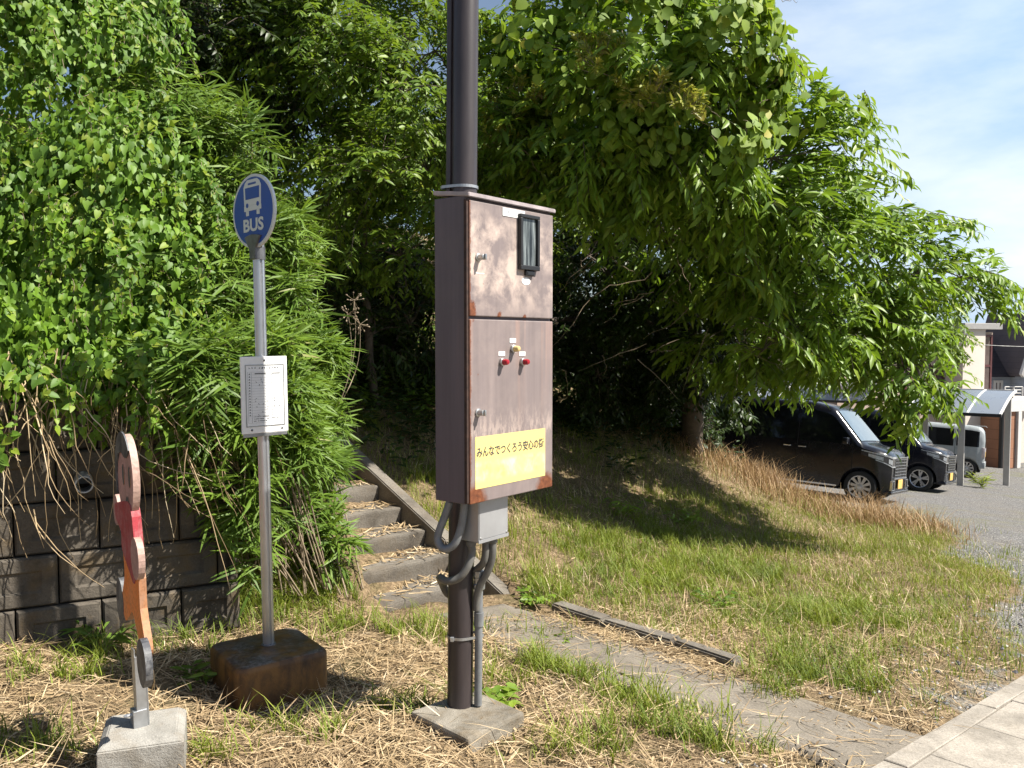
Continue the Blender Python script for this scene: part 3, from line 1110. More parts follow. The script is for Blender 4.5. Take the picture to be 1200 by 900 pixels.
# meter window
wx0, wx1, wz_0, wz_1 = 0.318, 0.452, 0.968, 1.205
bm = bmesh.new()
for (a, b_, c_, d_) in ((wx0, wx1, wz_1 - 0.016, wz_1), (wx0, wx1, wz_0, wz_0 + 0.020), (wx0, wx0 + 0.016, wz_0 + 0.02, wz_1 - 0.016), (wx1 - 0.016, wx1, wz_0 + 0.02, wz_1 - 0.016)):
    box(bm, a, b_, -0.024, -0.0035, c_, d_, 0.003)
mw = obj("meter_window", bm, M["black_plastic"], d1)
bm = bmesh.new()
box(bm, wx0 + 0.015, wx1 - 0.015, -0.013, -0.0036, wz_0 + 0.019, wz_1 - 0.015)
obj("window_glass", bm, M["meter_glass"], d1)
bm = bmesh.new()
box(bm, wx0 + 0.045, wx1 - 0.030, -0.018, -0.0036, wz_0 - 0.024, wz_0 - 0.001, 0.003)
box(bm, wx0 + 0.052, wx1 - 0.037, -0.020, -0.017, wz_0 - 0.019, wz_0 - 0.009)
obj("window_catch", bm, M["black_plastic"], d1)
bm = bmesh.new()
box(bm, 0.216, 0.366, -0.0065, -0.0042, 1.185, 1.219)
obj("number_plate", bm, M["white_plate"], d1)
text_mesh("plate_lettering", "\u9577\uff17\uff0d\uff12", M["faint_ink"], d1, (0.245, -0.0072, 1.193), height=0.018)
bm = bmesh.new()
prism(bm, ellipse(0.375, 0.921, 0.030, 0.016), -0.0055, -0.0042)
obj("oval_sticker", bm, M["white_plate"], d1)
bm = bmesh.new()
box(bm, 0.045, 0.10, -0.0048, -0.0042, 0.935, 0.938)
obj("scratch_mark", bm, M["white_plate"], d1)


def lock(x, z, parent):
    bm = bmesh.new()
    lathe(bm, [(-0.040, 0.008), (-0.038, 0.0125), (-0.012, 0.0125), (-0.010, 0.017), (-0.004, 0.017)], "y", 16, (x, 0, z))
    box(bm, x - 0.004, x + 0.004, -0.048, -0.038, z - 0.012, z + 0.012, 0.001)
    obj("lock", bm, M["steel"], parent, smooth=True)


lock(0.062, 1.0, d1)
lock(0.058, 0.372, d2)
for x, z, mt, lb in ((0.21, 0.575, "red_lamp", None), (0.349, 0.573, "red_lamp", None), (0.284, 0.630, "amber_lamp", "pale yellow signal lamp above the two red ones")):
    bm = bmesh.new()
    lathe(bm, [(-0.017, 0.014), (-0.015, 0.017), (-0.004, 0.0175)], "y", 18, (x, 0, z))
    lp = obj("signal_lamp", bm, M["steel"], d2, smooth=True, label=lb)
    bm = bmesh.new()
    lathe(bm, [(-0.042, 0.006), (-0.040, 0.010), (-0.034, 0.0125), (-0.016, 0.0135)], "y", 18, (x, 0, z))
    obj("lamp_cover", bm, M[mt], d2, smooth=True)
    bm = bmesh.new()
    box(bm, x - 0.021, x + 0.021, -0.0058, -0.0042, z + 0.026, z + 0.044)
    obj("lamp_plate", bm, M["white_plate"], d2)
bm = bmesh.new()
box(bm, 0.042, 0.515, -0.0054, -0.0042, 0.058, 0.272)
stk = obj("sticker", bm, M["sticker"], d2)
text_mesh("sticker_lettering", "\u307f\u3093\u306a\u3067\u3064\u304f\u308d\u3046\u5b89\u5fc3\u306e\u8857", M["ink"], d2, (0.049, -0.0060, 0.186), width=0.455, height=0.044, bold=0.026)
# grey terminal box below
tx0, tx1, ty0, ty1, tz = 0.118, 0.312, 0.045, 0.15, -0.185
bm = bmesh.new()
box(bm, tx0, tx1, ty0, ty1, tz, -0.001, 0.004)
tb = obj("terminal_box", bm, M["box_grey"], cab)
bm = bmesh.new()
box(bm, tx0 - 0.002, tx1 + 0.002, ty0 - 0.003, ty0 - 0.0005, tz - 0.003, tz + 0.012, 0.001)
box(bm, tx0 + 0.004, tx1 - 0.004, ty0 - 0.002, ty0 - 0.0002, tz + 0.014, -0.006)
obj("box_cover", bm, M["box_grey"], cab)
for sxx in (tx0 + 0.012, tx1 - 0.012):
    bm = bmesh.new()
    lathe(bm, [(-0.006, 0.003), (-0.003, 0.005), (0.0, 0.005)], "y", 8, (sxx, ty0, tz + 0.018))
    obj("screw", bm, M["steel"], cab)


def flex(name, pts, r, mat, ribs=True):
    P = smooth_path([cinv(p) for p in pts], 110)
    rr = [r * (1.0 + (0.045 if (i % 2 and ribs) else 0)) for i in range(len(P))]
    bm = bmesh.new()
    tube(bm, P, rr, 14)
    return obj(name, bm, mat, cab, smooth="all")


flex("flexible_conduit", [at(527, 588, 3.60), at(522, 603, 3.60), at(513, 630, 3.60), at(520, 643, 3.58), at(533, 637, 3.57), at(541, 615, 3.57), at(545, 588, 3.57)], 0.0165, M["grey_pvc"])
flex("flexible_conduit", [at(552, 634, 3.60), at(553, 648, 3.60), at(548, 664, 3.585), at(538, 677, 3.585), at(524, 681, 3.60), at(516, 677, 3.68), at(518, 683, 3.77), at(524, 695, 3.80), at(534, 700, 3.80)], 0.0165, M["dark_pvc"])
flex("flexible_conduit", [at(569, 632, 3.65), at(569, 648, 3.65), at(566, 660, 3.66), at(558, 668, 3.70), at(550, 676, 3.76), at(546, 690, 3.80)], 0.0155, M["dark_pvc"])
flex("flexible_conduit", [at(577, 630, 3.66), at(577, 650, 3.66), at(572, 668, 3.67), at(563, 685, 3.68), at(559, 700, 3.69), at(558.5, 715, 3.695)], 0.0165, M["dark_pvc"])
for p in (at(552, 636, 3.60), at(569, 634, 3.65), at(577, 632, 3.66)):
    q = cinv(p)
    bm = bmesh.new()
    lathe(bm, [(-0.024, 0.019), (-0.022, 0.022), (-0.004, 0.022), (0.0, 0.018)], "z", 12, (q.x, q.y, tz - 0.001))
    obj("conduit_gland", bm, M["dark_pvc"], cab, smooth=True)

# ------------------------------------------------------------------ bus stop
BP = Vector((-1.172, 4.05))
bz = Hs(BP.x, BP.y) - 0.02
zt = at(310, 755, 4.05).z
bus = thing("bus_stop", "round blue bus stop sign on a silver pole with a timetable board", "bus stop", (BP.x, BP.y, bz))
bus.rotation_euler = (0, -0.011, 0)
bm = bmesh.new()


def rsq(hs, r, z, n=8):
    out = []
    for cx_, cy_, a0 in ((hs - r, hs - r, 0), (-(hs - r), hs - r, PI / 2), (-(hs - r), -(hs - r), PI), (hs - r, -(hs - r), 3 * PI / 2)):
        for k in range(n + 1):
            a = a0 + PI / 2 * k / n
            out.append((cx_ + r * math.cos(a), cy_ + r * math.sin(a), z))
    return out


zz = zt - bz
prof = [(0.220, 0.055, -0.16), (0.222, 0.055, zz - 0.028), (0.220, 0.054, zz - 0.016), (0.215, 0.052, zz - 0.007), (0.208, 0.05, zz - 0.002), (0.199, 0.048, zz), (0.05, 0.01, zz + 0.002)]
rings = [[bm.verts.new(p) for p in rsq(*q)] for q in prof]
for A_, B_ in zip(rings, rings[1:]):
    for i in range(len(A_)):
        bm.faces.new((A_[i], A_[(i + 1) % len(A_)], B_[(i + 1) % len(A_)], B_[i]))
bm.faces.new(rings[-1])
bmesh.ops.rotate(bm, verts=bm.verts, cent=(0, 0, 0), matrix=Matrix.Rotation(math.radians(36), 3, "Z"))
bmesh.ops.translate(bm, verts=bm.verts, vec=(0.005, -0.03, 0))
obj("base_block", bm, M["rust_block"], bus, smooth="all")
sgz = at(303, 248, 4.05).z - bz
bm = bmesh.new()
# fluted pole: a round tube with two flat channels
prof = []
R = 0.027
for k in range(40):
    a = 2 * PI * k / 40
    r = R
    for ca in (math.radians(-48), math.radians(-138), math.radians(42), math.radians(132)):
        d_ = abs((a - ca + PI) % (2 * PI) - PI)
        if d_ < 0.16:
            r = R - 0.007
    prof.append((r * math.cos(a), r * math.sin(a)))
ringz = [zt - bz - 0.05, sgz - 0.15]
rr = [[bm.verts.new((x, y, z)) for x, y in prof] for z in ringz]
for k in range(40):
    bm.faces.new((rr[0][k], rr[0][(k + 1) % 40], rr[1][(k + 1) % 40], rr[1][k]))
bm.faces.new(rr[1])
obj("pole", bm, M["alu"], bus, smooth=True)
bm = bmesh.new()
lathe(bm, [(zt - bz - 0.004, 0.036), (zt - bz + 0.006, 0.034), (zt - bz + 0.007, 0.028)], "z", 24)
obj("pole_collar", bm, M["bracket"], bus, smooth=True)
# disc: plane facing left towards the camera
SA = math.radians(-44)
disc = bpy.data.objects.new("sign_disc", None)
bm = bmesh.new()
RX, RZ = 0.190, 0.172
prism(bm, ellipse(0, 0, RX, RZ, 64), -0.006, 0.006, 0.002)
sg = obj("sign_disc", bm, M["sign_white"], bus)
sg.location = (-0.012, -0.012, sgz)
sg.rotation_euler = (0, 0, SA)


def dface(name, outline, mat, y=-0.0075):
    bm = bmesh.new()
    prism(bm, outline, y, y + 0.0012)
    return obj(name, bm, mat, sg)


dface("blue_field", ellipse(0, 0, RX - 0.014, RZ - 0.013, 64), M["sign_blue"], -0.0072)
# bus pictogram
bm = bmesh.new()


def pan(outline, y=-0.0084):
    prism(bm, outline, y, y + 0.0011)


bw, bt, bb = 0.078, 0.148, 0.004
pan([(-bw + .002, 0.028), (-bw - 0.002, 0.115), (-0.066, 0.136), (-0.045, bt), (0.045, bt), (0.066, 0.136), (bw + .002, 0.115), (bw - .002, 0.028)])
pan([(-bw, bb), (-bw, 0.0275), (bw, 0.0275), (bw, bb)])
pan([(-0.062, -0.018), (-0.062, bb - 0.0005), (-0.036, bb - 0.0005), (-0.036, -0.018)])
pan([(0.036, -0.018), (0.036, bb - 0.0005), (0.062, bb - 0.0005), (0.062, -0.018)])
obj("bus_symbol", bm, M["sign_white"], sg)
bm = bmesh.new()
pan([(-0.062, 0.058), (-0.064, 0.112), (0.064, 0.112), (0.062, 0.058)], -0.0094)
pan([(-0.036, 0.124), (-0.036, 0.133), (0.036, 0.133), (0.036, 0.124)], -0.0094)
pan(ellipse(-0.048, 0.030, 0.011, 0.011, 16), -0.0094)
pan(ellipse(0.048, 0.030, 0.011, 0.011, 16), -0.0094)
obj("bus_symbol_window", bm, M["sign_blue"], sg)
text_mesh("sign_lettering", "BUS", M["sign_white"], sg, (0.004, -0.0084, -0.094), width=0.185, height=0.062, bold=0.035, align="CENTER")
# back of the sign carries lettering too; the clamp under the disc
bm = bmesh.new()
prism(bm, [(-0.026, -0.225), (-0.026, -0.17), (-0.075, -0.118), (-0.055, -0.112), (0, -0.108), (0.055, -0.112), (0.075, -0.118), (0.026, -0.17), (0.026, -0.225)], -0.017, 0.017, 0.004)
cl = obj("sign_clamp", bm, M["bracket"], bus, smooth=True)
cl.location = sg.location
cl.rotation_euler = (0, 0, SA)
bm = bmesh.new()
lathe(bm, [(sgz - 0.225, 0.031), (sgz - 0.165, 0.031)], "z", 20)
obj("pole_cap", bm, M["bracket"], bus, smooth=True)
# timetable board
ttz = at(310, 463, 3.98).z - bz
TA = math.radians(44)
ROT = Matrix.Rotation(TA, 4, "Z")
bm = bmesh.new()
box(bm, -0.118, 0.118, -0.052, -0.040, -0.180, 0.180, 0.003)
tbd = obj("timetable_board", bm, M["white_plate"], bus)
tbd.location = (-0.012, 0.0, ttz)
tbd.rotation_euler = (0, 0, TA)
bm = bmesh.new()
for a, b_, c_, d_ in ((-0.098, 0.100, 0.138, 0.142), (-0.098, 0.100, -0.148, -0.144), (-0.098, -0.094, -0.144, 0.138), (0.096, 0.100, -0.144, 0.138)):
    box(bm, a, b_, -0.0545, -0.0515, c_, d_)
obj("board_frame", bm, M["galv"], tbd)
bm = bmesh.new()
box(bm, -0.112, 0.112, -0.050, -0.041, -0.196, -0.1805, 0.001)
obj("board_lip", bm, M["alu"], tbd)
m, nt, b = new_mat("timetable_paper")
setb(nt, b, "Base Color", nt.ramp(nt.noise(nt.objco(), 9, 3, 0.5), [(0.3, (0.70, 0.70, 0.70)), (0.7, (0.77, 0.77, 0.76))]))
b.inputs["Roughness"].default_value = 0.3
bm = bmesh.new()
box(bm, -0.094, 0.096, -0.0533, -0.0521, -0.144, 0.138)
pap = obj("timetable_sheet", bm, m, tbd)
bm = bmesh.new()
y0_, y1_ = -0.0541, -0.0534
for i in range(17):
    zl = 0.108 - i * 0.0128
    box(bm, -0.086, 0.088, y0_, y1_, zl - 0.0004, zl + 0.0004)
for xl, zlo in ((-0.086, -0.130), (-0.068, -0.130), (0.036, -0.097), (0.0878, -0.130)):
    box(bm, xl - 0.0004, xl + 0.0004, y0_ - 0.0002, y1_ - 0.0002, zlo, 0.1085)
box(bm, -0.086, 0.088, y0_, y1_, -0.1304, -0.1296)
obj("timetable_ruling", bm, M["faint_ink"], tbd)
rt = random.Random(4)
bm = bmesh.new()
for k in range(13):      # heading, an unreadable row of characters
    x = -0.080 + k * 0.0128
    if k in (3,):
        continue
    for q in range(4):
        xx = x + rt.uniform(0, .006)
        box(bm, xx, xx + rt.uniform(.001, .004), y0_, y1_, 0.122 + rt.uniform(0, .005), 0.1245 + rt.uniform(0.001, .006))
for i in range(16):
    z = 0.105 - i * 0.0128
    box(bm, -0.080, -0.075, y0_, y1_, z - 0.009, z - 0.005)
    box(bm, -0.079, -0.076, y0_, y1_, z - 0.005, z - 0.0035)
for xx, i in ((-0.045, 3), (-0.02, 2), (-0.015, 3), (-0.03, 4), (-0.048, 9), (-0.05, 10), (-0.035, 11), (-0.045, 12), (-0.012, 11), (0.008, 10), (0.01, 12), (0.008, 13), (-0.015, 14), (-0.035, 15), (0.045, 9), (0.045, 10), (0.045, 12), (0.07, 12)):
    z = 0.103 - i * 0.0128
    for q in range(3):
        dx = rt.uniform(-.003, .003)
        box(bm, xx + dx, xx + dx + 0.003, y0_ - 0.0004, y1_ - 0.0004, z - 0.007 + q * 0.002, z - 0.0055 + q * 0.002)
for k in range(16):
    x = -0.05 + k * 0.0035
    box(bm, x, x + 0.0024, y0_ - 0.0004, y1_ - 0.0004, 0.098, 0.103)
    if k < 12:
        box(bm, x + 0.088, x + 0.0902, y0_ - 0.0004, y1_ - 0.0004, 0.099, 0.1025)
for r_, (xa, n_) in enumerate(((-0.06, 24), (-0.062, 40), (-0.06, 22))):
    for k in range(n_):
        x = xa + k * 0.0033
        if rt.random() < 0.8:
            box(bm, x, x + 0.0022, y0_ - 0.0004, y1_ - 0.0004, -0.103 - r_ * 0.010, -0.100 - r_ * 0.010)
obj("timetable_print", bm, M["ink"], tbd)
for sx_, sz_ in ((0.0, 0.162), (-0.07, -0.163), (0.085, -0.163)):
    bm = bmesh.new()
    lathe(bm, [(-0.056, 0.003), (-0.054, 0.005), (-0.0515, 0.005)], "y", 10, (sx_, 0, sz_))
    obj("screw", bm, M["bracket"], tbd)
for sz_ in (0.10, -0.14):
    bm = bmesh.new()
    box(bm, -0.035, 0.035, -0.041, -0.02, sz_, sz_ + 0.04, 0.002)
    obj("board_bracket", bm, M["galv"], tbd)

# ------------------------------------------------------------------ running child sign, seen almost edge on
KPOS = Vector((-1.345, 3.05))
kz = Hs(KPOS.x, KPOS.y) - 0.02
ktop = at(166, 850, 3.04).z
kid = thing("child_cutout_sign", "painted plywood cutout of a running child on a post in a pale concrete block", "road sign", (KPOS.x, KPOS.y, kz))
bm = bmesh.new()
hh = ktop - kz
pts = [(-0.122, 0.0), (-0.122, hh - 0.018), (-0.102, hh), (0.102, hh), (0.122, hh - 0.018), (0.122, 0.0)]
lo = [bm.verts.new((x, y, -0.1)) for x, y in ((-.145, -.145), (.145, -.145), (.145, .145), (-.145, .145))]
mi = [bm.verts.new((x, y, hh - 0.022)) for x, y in ((-.141, -.141), (.141, -.141), (.141, .141), (-.141, .141))]
hi = [bm.verts.new((x, y, hh)) for x, y in ((-.116, -.116), (.116, -.116), (.116, .116), (-.116, .116))]
for A, B in ((lo, mi), (mi, hi)):
    for i in range(4):
        bm.faces.new((A[i], A[(i + 1) % 4], B[(i + 1) % 4], B[i]))
bm.faces.new(hi)
bmesh.ops.bevel(bm, geom=bm.edges[:], offset=0.004, segments=2, affect="EDGES")
bmesh.ops.rotate(bm, verts=bm.verts, cent=(0, 0, 0), matrix=Matrix.Rotation(math.radians(19), 3, "Z"))
obj("base_block", bm, M["pale_concrete"], kid)
KA = math.radians(-53)
LEAN = Matrix.Rotation(-0.030, 4, "Y") @ Matrix.Rotation(KA, 4, "Z")


def kpart(name, bm, mat, label=None, smooth=False):
    o = obj(name, bm, mat, kid, smooth, label)
    o.matrix_basis = LEAN
    return o


Z = lambda v: at(160, v, 3.04).z - kz
bm = bmesh.new()
box(bm, -0.022, 0.022, 0.0165, 0.0215, hh - 0.05, Z(640), 0.001)
box(bm, 0.016, 0.022, -0.02, 0.016, hh - 0.05, Z(768), 0.001)
box(bm, -0.022, 0.0155, -0.02, -0.015, hh - 0.05, Z(760), 0.001)
kpart("post", bm, M["galv"])
bm = bmesh.new()
box(bm, -0.026, 0.026, -0.034, 0.014, hh - 0.02, hh + 0.062, 0.002)
lathe(bm, [(-0.06, 0.004), (-0.05, 0.007), (0.02, 0.007)], "y", 8, (0.0, 0, hh + 0.045))
kpart("post_sleeve", bm, M["galv"])


def plate(name, outline, d0, d1, mat, label=None, edge="ply_edge"):
    """cut plywood: painted faces, bare edge"""
    bm = bmesh.new()
    a = [bm.verts.new((x, d0, z)) for x, z in outline]
    c = [bm.verts.new((x, d1, z)) for x, z in outline]
    f1 = bm.faces.new(a)
    f2 = bm.faces.new(c[::-1])
    n = len(a)
    side = []
    for i in range(n):
        side.append(bm.faces.new((a[i], c[i], c[(i + 1) % n], a[(i + 1) % n])))
    for f in side:
        f.material_index = 1
    o = obj(name, bm, [mat, M[edge]], kid, False, label)
    o.matrix_basis = LEAN
    return o


def poly(pts, n=40):
    P = smooth_path([(x, 0, z) for x, z in pts + [pts[0]]], n)
    return [(p.x, p.z) for p in P[:-1]]


hc, hr = (Z(509) + Z(608)) / 2, (Z(509) - Z(608)) / 2
plate("head", ellipse(-0.01, hc, 0.118, hr, 44), -0.012, 0.012, M["skin_paint"], edge="skin_edge")
def hair_outline():
    rx, rz = 0.121, hr + 0.006
    out = ellipse(-0.012, hc + 0.004, rx, rz, 34, math.radians(38), math.radians(208))
    for fx, fz in ((-0.86, 0.02), (-0.74, 0.28), (-0.5, 0.50), (-0.15, 0.56), (0.2, 0.46), (0.42, 0.45), (0.6, 0.52)):
        out.append((-0.012 + fx * rx, hc + fz * rz))
    return out


plate("hair", hair_outline(), -0.018, -0.0125, M["hair_paint"], edge="shoe_paint")
for ex in (-0.045, 0.045):
    plate("eye", ellipse(ex + 0.02, hc + 0.005, 0.014, 0.038, 16), -0.0148, -0.0125, M["hair_paint"])
plate("mouth", ellipse(0.022, hc - 0.085, 0.022, 0.017, 16), -0.0148, -0.0125, M["hair_paint"])
zs, ze = Z(596), Z(680)
H_ = zs - ze
plate("shirt", poly([(-0.055, zs + .02), (0.06, zs + 0.02), (0.095, zs - .12), (0.105, ze + .08), (0.06, ze), (0.0, ze + .03), (-0.10, ze + .1), (-0.10, zs - .10), (-0.17, zs - .06), (-0.185, zs - .01), (-0.11, zs + .01)]), -0.0155, 0.0155, M["red_paint"], edge="red_paint")
zk = Z(790)
plate("trousers", poly([(-0.10, ze + .10), (0.10, ze + .07), (0.115, Z(705)), (0.16, Z(738)), (0.165, Z(752)), (0.11, Z(762)), (0.05, Z(735)), (0.0, Z(718)), (-0.05, Z(726)), (-0.12, Z(736)), (-0.155, Z(712)), (-0.095, Z(680))]), -0.0125, 0.0125, M["orange_paint"], edge="orange_edge")
plate("hand", ellipse(0.135, Z(646), 0.055, (Z(622) - Z(670)) / 2, 20), -0.026, -0.004, M["skin_paint"], edge="skin_edge")
plate("hand", ellipse(-0.185, Z(606), 0.04, (Z(588) - Z(626)) / 2, 20), -0.012, 0.012, M["skin_paint"], edge="skin_edge")
plate("shoe", ellipse(-0.19, Z(718), 0.055, (Z(690) - Z(746)) / 2, 22), -0.014, 0.014, M["shoe_paint"], edge="shoe_paint")
plate("shoe", ellipse(0.185, Z(759), 0.062, (Z(732) - Z(786)) / 2, 22), -0.034, -0.010, M["shoe_paint"], edge="shoe_paint")
# ------------------------------------------------------------------ vehicles
def car_paint(name, col, rough=0.2, coat=0.35, flake=0.0):
    m, nt, b = new_mat(name)
    n = nt.noise(nt.objco(), 6, 4, 0.6)
    setb(nt, b, "Base Color", nt.ramp(n, [(0.3, tuple(c * 0.85 for c in col)), (0.7, tuple(min(1, c * 1.15) for c in col))]))
    setb(nt, b, "Roughness", nt.ramp(n, [(0.3, rough), (0.7, rough + 0.10)]))
    b.inputs["Specular IOR Level"].default_value = 0.35
    b.inputs["Coat Weight"].default_value = coat
    b.inputs["Coat Roughness"].default_value = 0.06
    return m


M["car_black"] = car_paint("black_car_paint", (0.006, 0.006, 0.009))
M["car_navy"] = car_paint("blue_black_car_paint", (0.007, 0.008, 0.014))
M["car_white"] = car_paint("silver_car_paint", (0.30, 0.325, 0.33), 0.3)
M["car_glass"] = car_paint("tinted_car_glass", (0.006, 0.007, 0.008), 0.03)
M["screen_glass"] = car_paint("windscreen_glass", (0.10, 0.13, 0.145), 0.05)
M["chrome"] = simple("chrome_trim", (0.62, 0.63, 0.65), 0.14, metal=1.0, var=0.05)
M["rim"] = simple("wheel_rim_alloy", (0.48, 0.48, 0.49), 0.3, metal=0.75, var=0.08)
M["tyre"] = simple("tyre_rubber", (0.014, 0.014, 0.014), 0.8, var=0.2)
M["lamp_lens"] = simple("headlight_lens", (0.38, 0.40, 0.42), 0.08, var=0.3, scale=30, coat=1.0)
M["lamp_dark"] = simple("headlight_housing", (0.03, 0.03, 0.035), 0.12, var=0.3, scale=30, coat=1.0)
M["tail_lens"] = simple("tail_lamp_lens", (0.50, 0.44, 0.44), 0.15, var=0.2, coat=1.0)
M["plate_yellow"] = simple("yellow_licence_plate", (0.72, 0.44, 0.12), 0.4, var=0.06)
M["under"] = simple("underbody_black", (0.008, 0.008, 0.008), 0.9)


def wheel(parent, x, y, r, out, style):
    bm = bmesh.new()
    w = 0.085
    s = out
    lathe(bm, [(-w, r * 0.70), (-w, r * 0.93), (-w * 0.75, r), (w * 0.75, r), (w, r * 0.93), (w, r * 0.70)], "y", 36)
    for f in [f for f in bm.faces if len(f.verts) > 4]:
        bm.faces.remove(f)
    wo = obj("wheel", bm, M["tyre"], parent, smooth=True)
    wo.location = (x, y, r)
    bm = bmesh.new()
    yo = s * w
    lathe(bm, [(yo - s * 0.004, r * 0.64), (yo + s * 0.004, r * 0.70), (yo - s * 0.02, r * 0.70)], "y", 36)
    for f in [f for f in bm.faces if len(f.verts) > 4]:
        bm.faces.remove(f)
    ns = 10 if style == 0 else 5
    for k in range(ns):
        a = 2 * PI * k / ns + 0.2
        for da in ((0.0,) if style == 0 else (-0.17, 0.17)):
            c1, s1 = math.cos(a), math.sin(a)
            c2, s2 = math.cos(a + da + (0.22 if style == 0 else 0)), math.sin(a + da + (0.22 if style == 0 else 0))
            p0 = Vector((c1 * r * 0.10, yo - s * 0.012, s1 * r * 0.10))
            p1 = Vector((c2 * r * 0.67, yo - s * 0.002, s2 * r * 0.67))
            d = (p1 - p0).normalized()
            sd_ = d.cross(Vector((0, 1, 0))).normalized()
            wa, wb = r * 0.055, r * (0.10 if style == 0 else 0.065)
            v = [bm.verts.new(p0 + sd_ * wa), bm.verts.new(p1 + sd_ * wb), bm.verts.new(p1 - sd_ * wb), bm.verts.new(p0 - sd_ * wa)]
            bk = [bm.verts.new(q.co - Vector((0, s * 0.02, 0))) for q in v]
            bm.faces.new(v)
            for i in range(4):
                bm.faces.new((v[i], bk[i], bk[(i + 1) % 4], v[(i + 1) % 4]))
    lathe(bm, [(yo - s * 0.02, r * 0.16), (yo + s * 0.002, r * 0.15), (yo + s * 0.006, r * 0.10)], "y", 20)
    rim = obj("rim", bm, M["rim"], wo, smooth=True)
    bm = bmesh.new()
    lathe(bm, [(yo - s * 0.05, r * 0.69), (yo - s * 0.045, r * 0.69)], "y", 30)
    obj("brake_backing", bm, M["under"], wo)


